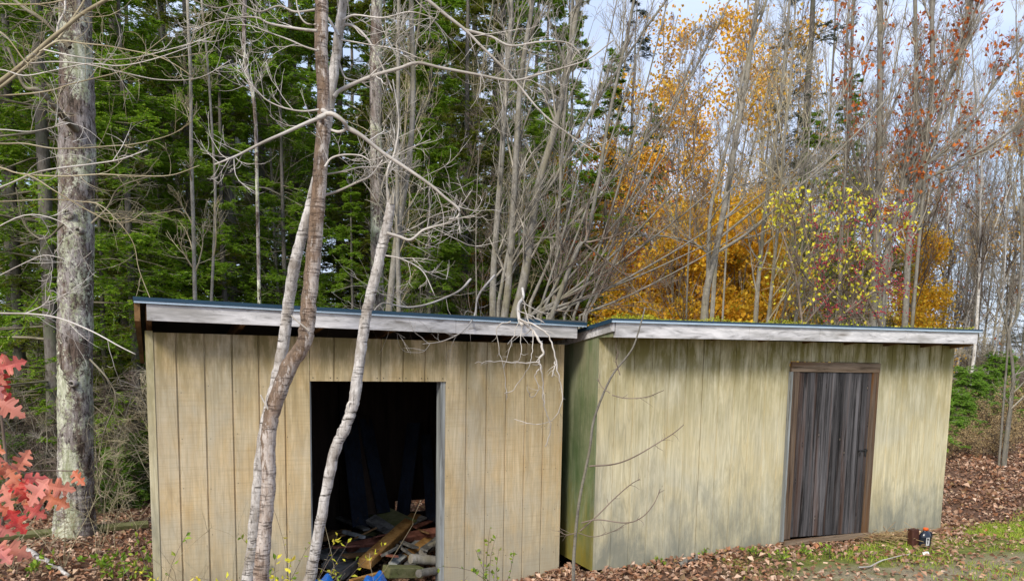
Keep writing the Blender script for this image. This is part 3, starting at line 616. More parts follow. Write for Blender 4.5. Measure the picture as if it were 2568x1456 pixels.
# ================================================================== trees: foreground
def polytube(pts, Y, widths, n=12, sub=5, base=None, jit=.0):
    """pts photo positions, Y depth (number or list), widths = [(py, width in photo px)] or start/end pair"""
    Ys = np.full(len(pts), float(Y)) if np.isscalar(Y) else np.array(Y, float)
    W = np.array([at(p[0], p[1], y) for p, y in zip(pts, Ys)])
    P = catmull(W, sub); t = np.linspace(0, 1, len(P))
    if isinstance(widths, tuple): wd = widths[0]+(widths[1]-widths[0])*t**.8
    else:
        py = np.interp(t, np.linspace(0, 1, len(pts)), [p[1] for p in pts]); ws = sorted(widths); wd = np.interp(py, [a for a, _ in ws], [b for _, b in ws])
    yy_ = np.interp(t, np.linspace(0, 1, len(pts)), Ys)
    R = wd*yy_/FOC*.5
    R = R*FOC/np.hypot(FOC, np.interp(t, np.linspace(0, 1, len(pts)), [p[0] for p in pts])-1284)
    if jit: R = R*(1+rng.normal(size=len(R))*jit)
    return P, R
def twigs(mb, P, R, n, L, up=.5, arc=.7, wob=.12, lvl=2, n2=4, t0=.15, ang=.8, rm=.35, K=6):
    path = P[None]; a, d, idx, t = kids(path, n, t0, .98, ang)
    k = np.minimum((t*(len(R)-1)).astype(int), len(R)-1)
    Ls = L*rng.uniform(.4, 1.2, len(a))*(1-.45*t); p1 = grow(a, d, Ls, K, wob, up, arc); r1 = np.maximum(.0022, np.minimum(R[k]*rm, .008)*rng.uniform(.6, 1, len(a)))
    tubes(mb, p1, rad(r1, K+1, .9, .35), 5)
    if lvl > 1:
        a, d, idx, t = kids(p1, n2, .2, .95, .8); p2 = grow(a, d, Ls[idx]*rng.uniform(.2, .6, len(a)), 4, wob, up, arc); tubes(mb, p2, rad(np.maximum(.0016, r1[idx]*.55), 5, .9, .45), 4)
    return p1
BR = {}
def hero(name, label, trunk_pts, Y, widths, mat, branches, twmat='paletwig', jit=.02, tw_n=9, flare=0.):
    P, R = polytube(trunk_pts, Y, widths, jit=jit, sub=8); r_ = np.random.default_rng(len(trunk_pts)*7+int(trunk_pts[0][0]))
    for k_ in r_.integers(6, len(R)-8, 16): R = R*(1+r_.uniform(.02, .07)*np.exp(-((np.arange(len(R))-k_)/1.1)**2))
    P = P+r_.normal(size=P.shape)*[.002, .002, 0]; base = P[0].copy(); base[2] = ground_z(base[0], base[1])
    o = thing(name, label, 'tree', base); mb = MB(); tubes(mb, P, R, 20)
    part('trunk', mb, M[mat], o)
    for (pts, y, wd, L) in branches:
        BP, BRd = polytube(pts, y, wd, sub=5, jit=.03); bm_ = MB(); tubes(bm_, BP, BRd, 8)
        if L: twigs(bm_, BP, BRd, max(3, int(tw_n*len(pts)/6)), L)
        part('branch', bm_, M[twmat], o)
    return o
base_w = [(1620, 46), (1456, 41), (1300, 36), (1100, 38), (1000, 41), (900, 41), (840, 37), (700, 38), (500, 35), (300, 31), (100, 31), (0, 31)]
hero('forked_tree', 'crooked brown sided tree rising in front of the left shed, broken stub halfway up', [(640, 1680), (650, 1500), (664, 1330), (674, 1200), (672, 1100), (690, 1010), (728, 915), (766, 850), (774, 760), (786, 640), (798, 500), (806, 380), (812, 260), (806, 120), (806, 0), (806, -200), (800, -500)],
     5.1, base_w, 'brownbark', [
    ([(806, 275), (820, 287), (775, 306), (717, 332), (658, 358), (599, 388), (570, 400), (538, 413)], [5.1, 4.95, 4.9, 4.85, 4.8, 4.75, 4.7, 4.7], (12, 4), .5),
    ([(800, 295), (830, 285), (862, 305), (868, 322), (850, 331), (828, 325)], [5.05, 4.9, 4.9, 4.95, 4.95, 5.0], (13, 6), 0),
    ([(866, 318), (906, 340), (956, 380), (1031, 430), (1081, 465), (1116, 495), (1151, 525), (1146, 545), (1126, 550)], [4.95, 4.95, 5, 5, 5, 5, 5, 5, 5], (12, 4), .5),
    ([(795, 78), (752, 73), (678, 60), (646, 45), (599, 44), (540, 55), (480, 80)], 4.9, (8, 2.5), .5),
    ([(793, 62), (770, 60), (755, 45), (746, 20), (742, -10)], 4.8, (5, 3), 0),
    ([(795, 127), (763, 117), (725, 100), (675, 82), (628, 65), (580, 62)], 4.8, (5, 2), .4),
    ([(800, 275), (758, 279), (710, 270), (672, 253), (652, 235), (625, 203), (600, 150)], 4.9, (5, 2), .4),
    ([(815, 418), (831, 397), (863, 388), (907, 391), (931, 408)], 5.0, (6, 3), .4),
    ([(812, 490), (850, 478), (900, 455), (930, 440), (960, 400)], 5.2, (7, 3), .4),
    ([(800, 440), (860, 430), (900, 420), (950, 415), (1010, 380), (1080, 350)], 5.2, (5, 2), .5),
    ([(688, 1040), (674, 1026), (664, 1010), (653, 989)], [5.1, 5.06, 5.05, 5.05], (11, 3), 0), ([(668, 1016), (667, 1004), (669, 990)], [5.05, 5.05, 5.05], (6, 3), 0),
    ([(790, 25), (740, 30), (700, 15), (650, 30), (600, 10), (540, 20), (460, -10)], 4.9, (6, 2.5), .5),
    ([(776, 830), (740, 800), (730, 790)], 5.0, (5, 3), 0)])
hero('pale_stem_tree', 'smooth pale grey tree standing right behind the crooked brown sided tree', [(596, 1660), (618, 1480), (634, 1380), (650, 1200), (664, 1080), (690, 970), (708, 880), (724, 760), (742, 650), (766, 560), (790, 470), (806, 400), (820, 310), (835, 200), (848, 100), (862, 0), (880, -120), (900, -400)],
     [5.6]*8+[5.5]*4+[5.35]*6, [(1660, 40), (1400, 35), (1200, 32), (960, 32), (760, 28), (560, 26), (200, 24), (0, 22), (-400, 14)], 'birch', [
    ([(838, 243), (856, 225), (931, 192), (1000, 172), (1046, 158), (1106, 170), (1196, 187), (1286, 202), (1356, 185), (1431, 165), (1481, 145), (1540, 100)], 5.3, (11, 3), .7),
    ([(872, -80), (960, -60), (1030, -25), (1071, 0), (1121, 40), (1166, 75), (1206, 115), (1281, 190), (1356, 280), (1431, 340), (1501, 385)], 5.3, (12, 3), .7),
    ([(1166, 75), (1231, 92), (1281, 115), (1356, 105), (1421, 107), (1456, 135)], 5.3, (7, 3), .5),
    ([(855, 65), (875, 62), (900, 75), (930, 110), (960, 170), (985, 230)], 5.35, (9, 3), .5),
    ([(860, 50), (890, 38), (960, 45), (1030, 30), (1100, 50)], 5.3, (6, 2), .5),
    ([(856, 100), (930, 113), (1000, 125), (1060, 150)], 5.3, (4, 2), .4),
    ([(845, 140), (862, 190), (880, 200), (905, 205), (925, 220)], 5.4, (5, 3), .3),
    ([(850, 90), (826, 50), (815, 40)], 5.25, (7, 5), 0)])
t3 = hero('leaning_tree', 'thin pale leaning trunk with a broken splintered top in front of the open doorway', [(748, 1640), (768, 1500), (785, 1410), (815, 1250), (840, 1130), (866, 1070), (884, 1020), (893, 970), (905, 880), (920, 780), (940, 700), (958, 620), (974, 550), (982, 505)],
     [5.2]*14, [(1640, 34), (1400, 30), (1250, 26), (1100, 27), (1000, 28), (900, 27), (700, 26), (550, 24), (500, 20)], 'birch', [
    ([(970, 584), (1001, 593), (1030, 601), (1060, 578), (1086, 569), (1120, 560), (1150, 548), (1190, 540)], 5.15, (9, 3), .5),
    ([(972, 600), (1000, 585), (1040, 570), (1090, 540), (1150, 520), (1180, 480)], 5.3, (4, 2), .4),
    ([(884, 1010), (877, 1008), (874, 1016), (876, 1030)], [5.17, 5.16, 5.16, 5.17], (8, 5), 0),
    ([(978, 560), (970, 440), (990, 380), (1000, 300), (985, 200)], [5.2, 5.3, 5.4, 5.5, 5.6], (6, 3), .4),
    ([(965, 640), (1010, 650), (1060, 680), (1090, 740)], 5.2, (4, 2), .4)], jit=.03)
sp3 = MB()
for k in range(7):
    a_ = k*.9; b0 = at(982+6*cos(a_), 512, 5.2+.03*sin(a_)); tubes(sp3, np.array([b0, b0+[.004*cos(a_), 0, .04], b0+[.012*cos(a_+1), 0, .07+.05*rng.uniform()]]), np.array([.012, .008, .001]), 5)
part('splintered_top', sp3, M['greytwig'], t3)
# big lichen covered trunk
bt = [(188, 1350), (188, 1280), (190, 1200), (190, 1100), (188, 900), (190, 700), (192, 500), (194, 300), (190, 100), (188, -100), (186, -500)]
P, R = polytube(bt, 8.9, [(1350, 128), (1280, 108), (1200, 96), (1000, 92), (700, 90), (300, 92), (100, 84), (-500, 70)], jit=.015)
big = thing('lichen_tree', 'thick straight trunk covered in pale lichen at the left, behind the mossy plank', 'tree', [P[0][0], P[0][1], ground_z(*P[0][:2])])
mb = MB(); P[0][2] -= .1; Pn = catmull(P[::3], 16); Rn = np.interp(np.linspace(0, 1, len(Pn)), np.linspace(0, 1, len(R)), R)*(1+rng.normal(size=len(Pn))*.015)
tubes(mb, Pn, Rn, 40)
part('trunk', mb, M['lichenbark'], big)
for (px, py, rr) in ((196, 545, .09), (222, 585, .055), (205, 960, .06)):
    kn = MB(); c0 = at(px, py, 8.9); c0[1] -= .2; a = np.arange(12)/12*2*pi
    for r_, y_ in ((rr, .06), (rr*.85, -.01), (rr*.5, -.02), (rr*.3, .03), (0.001, .05)):
        kn.add([(c0[0]+r_*cos(t)*.9, c0[1]+y_, c0[2]+r_*sin(t)*.8) for t in a])
    b0 = kn.n-60; kn.q.append(np.array([(b0+k*12+i_, b0+k*12+(i_+1) % 12, b0+(k+1)*12+(i_+1) % 12, b0+(k+1)*12+i_) for k in range(4) for i_ in range(12)])); kn.mq.append(np.zeros(48, int)); part('knot', kn, M['lichenbark'], big)
for pts, y, wd in [([(196, 330), (165, 300), (130, 260), (95, 225), (60, 215), (20, 120)], [8.8, 8.5, 8.2, 8, 8, 7.9], (22, 7)), ([(160, 560), (110, 600), (60, 560), (40, 470)], 8.4, (7, 3)), ([(230, 560), (270, 520), (300, 470), (380, 440)], 8.7, (7, 3)), ([(175, 120), (120, 60), (60, 20), (0, -30)], 8.5, (14, 7)), ([(225, 900), (270, 950), (290, 1000), (262, 1080), (245, 1160)], 8.4, (6, 3))]:
    bp, brd = polytube(pts, y, wd); bm_ = MB(); tubes(bm_, bp, brd, 8); twigs(bm_, bp, brd, 14, .9, up=-.2, arc=1., wob=.2, n2=5); part('branch', bm_, M['deadtwig'], big)
# branches reaching in from a tree just outside the left edge
lo = thing('side_tree', 'olive barked tree outside the left edge whose long bare branches sweep across the trunks', 'tree', (-4.6, 4.6, -.13))
tm = MB(); tp_ = catmull([(-4.6, 4.6, -.2), (-4.55, 4.6, 1.2), (-4.5, 4.65, 2.4), (-4.45, 4.7, 4), (-4.4, 4.7, 7)], 5); tubes(tm, tp_, np.linspace(.09, .04, len(tp_)), 16); part('trunk', tm, M['birch'], lo)
LB = [([(-220, 330), (-80, 255), (0, 205), (59, 159), (118, 106), (165, 68), (206, 35), (265, 0), (400, -80)], (15, 8), 'o'), ([(-220, 340), (-80, 265), (0, 220), (68, 164), (112, 124), (147, 97), (176, 56), (212, 0), (240, -80)], (10, 5), 'o'),
      ([(140, 92), (144, 80), (147, 59), (162, 29), (163, 0), (160, -40)], (7, 5), 'p'), ([(-150, 250), (0, 240), (74, 235), (132, 226), (176, 212), (235, 197), (294, 182), (332, 162), (368, 129), (428, 82)], (5.5, 2), 'o'),
      ([(100, 130), (147, 103), (206, 109), (265, 115), (323, 126), (382, 138), (428, 156), (480, 190)], (5, 2), 'o'), ([(-150, 350), (0, 360), (59, 360), (132, 372), (206, 371), (279, 366), (338, 361), (428, 338), (480, 305)], (6, 2), 'o'),
      ([(-150, 380), (0, 420), (50, 435), (150, 442), (250, 437), (325, 440), (425, 440), (500, 415)], (6, 2), 'o'), ([(-150, 520), (0, 470), (100, 430), (225, 412), (300, 400), (370, 375)], (6, 3), 'p'),
      ([(50, 435), (85, 445), (140, 480), (225, 530), (280, 555), (325, 555), (360, 530)], (4, 2), 'o'), ([(-150, 780), (0, 785), (80, 787), (150, 798), (230, 830), (300, 868), (340, 888)], (6.5, 3), 'p'),
      ([(60, 787), (100, 770), (118, 755), (125, 740)], (4, 2), 'p'), ([(-100, 180), (0, 175), (60, 190), (130, 178), (220, 160), (300, 165), (380, 150), (470, 120)], (4.5, 2), 'p'),
      ([(-100, 330), (0, 325), (70, 330), (120, 322), (170, 310)], (4, 2), 'p'), ([(-100, 60), (0, 80), (60, 150), (80, 165)], (5, 3), 'o'), ([(-60, 600), (60, 540), (150, 555), (200, 600)], (4, 2), 'p'),
      ([(68, 160), (140, 155), (220, 162), (300, 180), (400, 200), (500, 195), (580, 150)], (4.5, 1.8), 'p'), ([(110, 125), (180, 140), (260, 150), (340, 145), (440, 120), (540, 90)], (4, 1.8), 'p'),
      ([(-100, 500), (0, 505), (120, 500), (200, 505), (260, 520), (330, 600), (350, 680), (390, 780)], (3.6, 2), 'o'), ([(-60, 8), (60, 12), (140, 5), (230, -20)], (5, 3), 'o'), ([(0, 690), (60, 660), (110, 640), (160, 648)], (3.5, 2), 'p')]
for pts, wd, kd in LB:
    y0 = rng.uniform(4.6, 5.8); bp, brd = polytube(pts, y0, wd, jit=.03); bm_ = MB(); tubes(bm_, bp, brd, 8)
    twigs(bm_, bp, brd, int(2+len(pts)*.7), .5, up=.35, arc=.9, n2=3, wob=.08, t0=.3); part('branch', bm_, M['olivetwig' if kd == 'o' else 'paletwig'], lo)

# ================================================================== tree prototypes for the wood behind
def needles(mb, path, n, L, w_, r, mi=0, drop=.15):
    """pairs of flat needle blades along thin twigs"""
    N, K, _ = path.shape
    t = np.linspace(.05, 1, n)[None]*(K-1)*np.ones((N, 1)); k = np.minimum(t.astype(int), K-2); f = (t-k)[..., None]; I = np.arange(N)[:, None]
    p = path[I, k]*(1-f)+path[I, k+1]*f; T = unit(path[I, k+1]-path[I, k]); side = unit(np.cross(T, np.array([0, 0, 1.])))
    for sg in (-1, 1):
        d = unit(T*.75+side*sg+r.normal(size=T.shape)*.22+np.array([0, 0, -drop])); l_ = L*r.uniform(.7, 1.15, d.shape[:2])[..., None]
        wv = unit(np.cross(d, np.array([0, 0, 1.])+r.normal(size=d.shape)*1.3))*w_*.5
        V = np.stack([p-wv*.6, p+wv*.6, p+d*l_+wv*.7, p+d*l_-wv*.7], -2).reshape(-1, 3); mb.add(V, np.arange(len(V)).reshape(-1, 4), mi=mi)
def conifer(name, label, Ht, r0, Rc, z_live, nb, seed, nmat, dead=40, dens=1., group=None, sub=12, tophide=None, nl=.035, nw=.011):
    r = np.random.default_rng(seed); o = thing(name, label, 'tree', (0, 0, -50), group)
    z = np.linspace(-.3, Ht, 24); P = np.stack([np.cumsum(r.normal(size=24)*.012), np.cumsum(r.normal(size=24)*.012), z], -1); R = r0*(1-z.clip(0)/Ht)**.8+.008
    mb = MB(); tubes(mb, P, R, 10); part('trunk', mb, M['darkbark'], o, False)
    zz_ = z_live+(Ht-z_live)*r.uniform(0, 1, nb)**1.05; az = r.uniform(0, 2*pi, nb)
    L = Rc*np.clip((Ht-zz_)/(Ht-z_live), .04, 1)**.75*r.uniform(.55, 1.1, nb)+.15
    D = np.stack([np.cos(az), np.sin(az), r.uniform(-.25, .15, nb)], -1); B0 = np.stack([np.interp(zz_, z, P[:, 0]), np.interp(zz_, z, P[:, 1]), zz_], -1)
    bo = grow(B0, D, L, 7, .06, -.15, .2, r); fm = MB(); bm_ = MB(); tubes(bm_, bo, rad(.006+.006*L, 8, .9, .2), 4)
    nk = sub; a, d, idx, t = kids(bo, nk, .2, .98, .95, r); d[:, 2] *= .25; d[:, 2] -= .06; d = unit(d)
    l2 = L[idx]*(1.05-t)*.5*r.uniform(.5, 1.1, len(a))+.10; p2 = grow(a, d, l2, 3, .08, -.1, .2, r); tubes(bm_, p2, np.full((len(a), 4), .0035), 3, cap=False)
    needles(fm, p2, int(13*dens), nl, nw, r)
    a, d, idx2, t = kids(p2, 5, .1, .95, .8, r); d[:, 2] *= .3; p3 = grow(a, unit(d), l2[idx2]*.4*(1.1-t)+.05, 2, .08, -.1, .1, r); needles(fm, p3, int(8*dens), nl, nw, r)
    needles(fm, bo[:, 3:], int(26*dens), nl, nw, r)
    if dead:
        zd = r.uniform(.15, min(Ht*.8, z_live*1.6), dead); az = r.uniform(0, 2*pi, dead); D = np.stack([np.cos(az), np.sin(az), r.uniform(-.3, .25, dead)], -1)
        pd = grow(np.stack([0*zd, 0*zd, zd], -1), D, r.uniform(.6, 2.1, dead)*Rc/1.8, 7, .08, -.45, .5, r); tubes(bm_, pd, rad(np.full(dead, .009), 8, .8, .25), 4, mi=0)
        a, d, ix, t = kids(pd, 9, .15, .95, .8, r); p = grow(a, d, r.uniform(.15, .7, len(a)), 4, .12, -.3, .6, r); tubes(bm_, p, np.full((len(a), 5), .0035)*np.linspace(1, .5, 5), 3, cap=False)
    part('branches', bm_, M['deadtwig'], o, False); part('foliage', fm, M[nmat], o, False, False); return o
def bare(name, label, Ht, r0, n1, ang, L1, n2, n3, seed, bmat, tmat, group=None, up=.5, z0=.25, leaf=None, lf_n=0, lf_s=.05, lean=0., curve=.05, stems=1, spread=.25, wob=.08, cat='tree', lf_t0=.3, droop_leaf=True, twr=.0035):
    r = np.random.default_rng(seed); o = thing(name, label, cat, (0, 0, -50), group); tm_ = MB(); bm_ = MB(); lm = MB()
    az = r.uniform(0, 2*pi, stems); D = np.stack([np.cos(az)*spread, np.sin(az)*spread, np.ones(stems)], -1) if stems > 1 else np.array([[lean, 0, 1.]])
    ST = grow(np.stack([np.cos(az)*.08*(stems > 1), np.sin(az)*.08*(stems > 1), np.full(stems, -.2)], -1), D, Ht*r.uniform(.8, 1.05, stems), 14, curve*.5, .15, curve*3, r)
    rs = r0*r.uniform(.7, 1.1, stems); tubes(tm_, ST, rad(rs, 15, .8, .1), 9); part('trunk', tm_, M[bmat], o, False)
    a, d, ix, t = kids(ST, n1, z0, .97, ang, r); L = Ht*L1*(1.1-t)*r.uniform(.5, 1.15, len(a)); p1 = grow(a, d, L, 7, wob, up, .35, r)
    r1 = np.minimum(rs[ix]*(1.05-t)*.5, .03)*r.uniform(.6, 1, len(a))+.003; tubes(bm_, p1, rad(r1, 8, .9, .2), 5)
    a, d, i2, t = kids(p1, n2, .15, .97, .65, r); L2 = L[i2]*(1.1-t)*.55*r.uniform(.5, 1.2, len(a))+.08; p2 = grow(a, d, L2, 5, wob, up*.8, .4, r); tubes(bm_, p2, rad(np.maximum(twr, r1[i2]*.4), 6, .9, .4), 3, cap=False)
    if n3:
        a, d, i3, t = kids(p2, n3, .15, .97, .6, r); p3 = grow(a, d, L2[i3]*.5*r.uniform(.5, 1.2, len(a))+.05, 3, wob, up*.6, .4, r); tubes(bm_, p3, np.full((len(a), 4), twr*.75), 3, cap=False)
    else: p3 = p2
    part('branches', bm_, M[tmat], o, False)
    if leaf:
        a, d, _, t = kids(p3, 1, lf_t0, 1, 1., r); sel = r.permutation(len(a))[:lf_n] if lf_n < len(a) else np.arange(len(a))
        rep = max(1, int(lf_n/max(1, len(sel)))); c0 = np.repeat(a[sel], rep, 0)+r.normal(size=(len(sel)*rep, 3))*(.06 if Ht < 4 else .17)
        leaves(lm, c0, lf_s, r, .75, Ld=np.array([0, 0, -1.])+r.normal(size=c0.shape)*.6); part('foliage', lm, M[leaf], o, False, False)
    return o
GF, GB, GS = 'fir trees behind the sheds', 'thin bare trees in the thicket behind the sheds', 'dark spruces deep in the wood'
firs = [conifer('fir_tree', 'green fir with bare grey lower branches', 15+i_, .12, 2.7, 1.3, 125, 30+i_, ('fir', 'fir', 'fir2')[i_], 50, group=GF, nl=.045, nw=.019, sub=13) for i_ in range(3)]
spruces = [conifer('spruce_tree', 'dark sparse spruce', 15, .13, 1.9, 3.0, 62, 50+i_, 'spruce', 70, .8, group=GS, sub=10) for i_ in range(2)]
bares = [bare('bare_tree', 'thin bare grey tree in the thicket behind the sheds', 7+1.5*i_, .026+.006*i_, 24, .6, .30, 6, 5, 70+i_, 'greybark', ('greytwig', 'browntwig', 'greytwig', 'olivetwig')[i_], group=GB, up=.7) for i_ in range(4)]
goldt = [bare('gold_tree', 'small tree with golden orange leaves', (6.5, 9, 9)[i_], .045, (26, 24, 22)[i_], 1.15, (.36, .34, .36)[i_], 7, 4, 90+i_, 'greybark', 'browntwig', leaf=('gold', 'orange', 'rust')[i_], lf_n=(11000, 3400, 1300)[i_], lf_s=(.095, .08, .08)[i_], up=.15, z0=(.12, .3, .3)[i_], group='trees with autumn leaves') for i_ in range(3)]
brush = [bare('bare_shrub', 'tangled bare brush under the trees', 2.4, .014, 9, .7, .45, 6, 4, 110+i_, 'greytwig', ('greytwig', 'olivetwig', 'browntwig')[i_], group='bare brush under the trees', stems=7, spread=.7, up=.1, z0=.1, cat='shrub', wob=.14, twr=.003) for i_ in range(3)]
birches = [bare('birch_tree', 'white birch', 10, .05, 18, .6, .22, 6, 4, 130+i_, 'whitebirch', 'browntwig', group='white birches right of the sheds', z0=.35, lean=(.05, .22)[i_], curve=.08) for i_ in range(2)]
olives = [bare('green_shrub', 'olive leaved undergrowth shrub', 2.2, .012, 9, .8, .4, 7, 4, 140+i_, 'browntwig', 'browntwig', leaf=('olive', 'straw')[i_], lf_n=4200, lf_s=.055, stems=6, spread=.6, up=.3, z0=.08, cat='shrub', group='leafy undergrowth') for i_ in range(2)]
bushes = [conifer('young_fir', 'low bright green young fir', 1.8, .02, 1.0, .1, 90, 150, 'firbush', 0, 1., group='young firs right of the sheds', sub=9, nl=.03, nw=.01)]

def place(proto, px, Y, rot=None, sc=1., label=None, py=500):
    """stand a tree so that its trunk crosses photo column px at row py"""
    p = at(px, py, Y); rot = rng.uniform(0, 2*pi) if rot is None else rot
    return copy_thing(proto, (p[0], p[1], float(ground_z(p[0], p[1]))-.02), rot, sc, label)
used = set()
# named conifers of the left half
for px, Y, k, sc, lb in [(565, 13.5, 0, 1.05, 'fir with the thickest grey trunk, left of the pale stems'), (650, 15, 1, 1., 'fir trunk just right of the thickest fir'), (733, 17, 2, 1., 'fir trunk seen left of the crooked brown sided tree'),
        (110, 11, 0, .95, 'fir with a dark trunk standing left of the lichen trunk'), (300, 14.5, 2, 1.1, 'olive green fir just right of the lichen trunk'), (420, 17, 1, 1.05, 'fir between the lichen trunk and the thickest fir'),
        (855, 18, 0, 1., 'slim fir just right of the crooked brown sided tree'), (20, 15, 1, 1.1, 'fir at the far left edge'), (1030, 21, 0, 1., 'fir behind the pale trunks left of the middle'), (1240, 19, 2, .95, 'fir behind the grey clump of stems'),
        (960, 26, 1, 1., None), (480, 22, 2, 1.15, None), (620, 24, 0, 1.1, None), (780, 25, 1, 1.1, None), (200, 22, 0, 1.15, None), (60, 27, 2, 1.2, None), (340, 27, 1, 1.2, None), (-140, 17, 0, 1.2, None), (1120, 30, 2, 1., None), (-260, 22, 2, 1.2, None), (545, 32, 1, 1.2, None), (880, 33, 2, 1.2, None), (720, 36, 0, 1.2, None), (260, 34, 2, 1.2, None), (420, 30, 0, 1.2, None), (-60, 34, 1, 1.2, None), (660, 20, 2, .9, None), (100, 19, 2, .9, None), (330, 11.5, 0, .6, 'bushy green fir right of the lichen trunk, low over the left shed'), (560, 12.2, 1, .5, 'bushy low fir behind the left half of the left shed roof'), (710, 12.8, 0, .5, 'bushy low fir between the pale stems over the roof'), (30, 11.8, 1, .75, 'bushy green fir at the left edge behind the lichen trunk'), (470, 13.2, 2, .7, 'olive bushy fir left of the thickest fir'), (250, 11.6, 2, .4, 'small olive fir just behind the lichen trunk'), (1060, 13.5, 0, .45, 'small green fir behind the leaning broken trunk'), (940, 16, 2, .8, 'olive fir behind the lichen grey trunk'), (1180, 21, 1, 1.1, 'tall fir left of the middle clump'), (1330, 25, 0, 1.1, 'tall fir far behind the middle clump'), (1130, 34, 2, 1.3, None), (1010, 30, 1, 1.2, None), (1420, 33, 2, 1.1, None), (390, 12.2, 0, .35, 'small green fir over the roof of the left shed'), (880, 12, 1, .33, 'small green fir over the middle of the left shed roof')]:
    place(firs[k], px, Y, None, sc, lb or 'fir deep in the wood behind the left shed')
for px, Y, k, sc, lb in [(1575, 20, 0, .75, 'dark spruce against the sky left of the golden trees'), (2010, 19, 1, .95, 'tall dark spruce rising between the golden and the red leaved trees'), (1250, 16, 0, 1., 'spruce with a brown trunk behind the grey clump'), (1390, 24, 1, .8, None),
        (1650, 34, 0, .7, None), (1480, 36, 1, .8, None), (1850, 38, 1, .6, None), (2200, 40, 0, .55, None), (2560, 30, 1, .5, None), (2420, 34, 0, .45, None), (2700, 26, 1, .55, None), (2480, 24, 1, .36, None), (2560, 21, 0, .36, None), (2330, 28, 1, .38, None), (2640, 19, 0, .4, None)]:
    place(spruces[k], px, Y, None, sc, lb or 'dark spruce far back in the wood')
for px, Y, k, sc, lb in [(1860, 14.5, 0, .62, 'golden leaved tree over the roof of the right shed, behind the forked grey stem'), (1740, 17, 1, .95, 'orange leaved tree left of the forked grey stem'), (1800, 20, 0, .95, 'farther golden tree behind the orange one'), (1560, 18, 1, .8, 'orange leaved tree behind the fan of bare stems'),
        (1960, 24, 0, .9, 'low golden tree behind the tall dark spruce'), (2330, 22, 2, 1.2, 'tall red leaved tree behind the grey maple'), (1640, 14.6, 2, .8, 'sparse rusty tree beside the fan of bare stems'), (1480, 24, 1, .8, 'orange leaves deep behind the grey clump'), (1210, 24, 0, .9, 'golden leaves deep left of the grey clump'), (1100, 22, 0, .8, 'golden leaves seen low behind the leaning broken trunk'), (1840, 18.5, 1, 1.2, 'tall orange leaved tree reaching the top behind the forked grey stem'),
        (1660, 21, 1, 1.25, 'tall orange leaved tree beside the dark spruce'), (1920, 21, 1, 1.2, 'tall orange leaved tree left of the tall dark spruce'), (2540, 24, 1, 1.2, 'orange leaved tree at the right edge'), (1420, 17, 2, 1., 'rusty leaved tree beside the middle clump'), (1560, 23, 0, 1.1, 'golden tree behind the fan of bare stems'), (30, 13, 0, .3, 'golden leaved sapling far left')]:
    place(goldt[k], px, Y, None, sc, lb)
for px, Y, k, sc in [(1700, 16, 0, .55), (1830, 13.8, 0, .5), (1900, 17, 0, .6), (1640, 18, 1, .6), (1560, 17, 1, .5), (1960, 19, 0, .5), (1450, 19, 0, .5), (1350, 22, 1, .6), (1800, 22, 0, .8), (2080, 22, 1, .6), (1250, 22, 0, .5), (1880, 14.3, 0, .42), (1770, 20, 0, .9), (1160, 20, 0, .45), (1690, 26, 1, 1.), (2150, 26, 0, .7), (2240, 21, 1, .5), (1520, 24, 0, .7), (1680, 13.2, 0, .48), (1720, 13.8, 0, .5), (1840, 13.1, 0, .5), (1890, 13.6, 0, .46), (1620, 14.5, 0, .45), (1950, 15, 0, .42), (2300, 19, 0, .5), (1790, 15, 0, .5)]:
    place(goldt[k], px, Y, None, min(sc*1.6, .92), 'golden leaved tree in the thicket behind the sheds')
for _ in range(34): place(olives[0], rng.uniform(1100, 2180), rng.uniform(15, 30), None, rng.uniform(1.2, 2.4))
for _ in range(34): place(spruces[rng.integers(2)], rng.uniform(1000, 2700), rng.uniform(24, 44), None, rng.uniform(.25, .6), 'dark spruce far back in the wood')
for px, Y, sc in [(1090, 14, .6), (1170, 15, .7), (1300, 15.5, .65), (1420, 16, .6), (1520, 17, .55), (1050, 17, .8), (1360, 19, .8), (1630, 18, .5), (2030, 16, .45), (2120, 18, .5)]: place(firs[rng.integers(3)], px, Y, None, sc, 'bushy fir in the thicket between the grey stems')
for px, Y, k, sc in [(1080, 17, 0, .8), (1150, 16.5, 0, .75), (1290, 17.5, 0, .85), (1400, 19, 1, .8), (1230, 15.5, 0, .55), (1520, 19, 0, .85), (1600, 17, 0, .7)]: place(goldt[k], px, Y, None, sc, 'golden leaved tree half hidden among the grey stems')
for _ in range(26): place(firs[rng.integers(3)], rng.uniform(-150, 1150), rng.uniform(12, 26), None, rng.uniform(.22, .6), 'small fir growing between the trunks behind the left shed')
lowg = [(1330, 17), (1690, 14.5), (1560, 15), (1420, 14.2), (2060, 14.5), (1500, 18), (1180, 15), (2250, 17), (1990, 20), (1620, 22), (2140, 19)][:8]
for k, (px, Y) in enumerate(lowg): place(olives[k % 2], px, Y, None, rng.uniform(.9, 1.4))
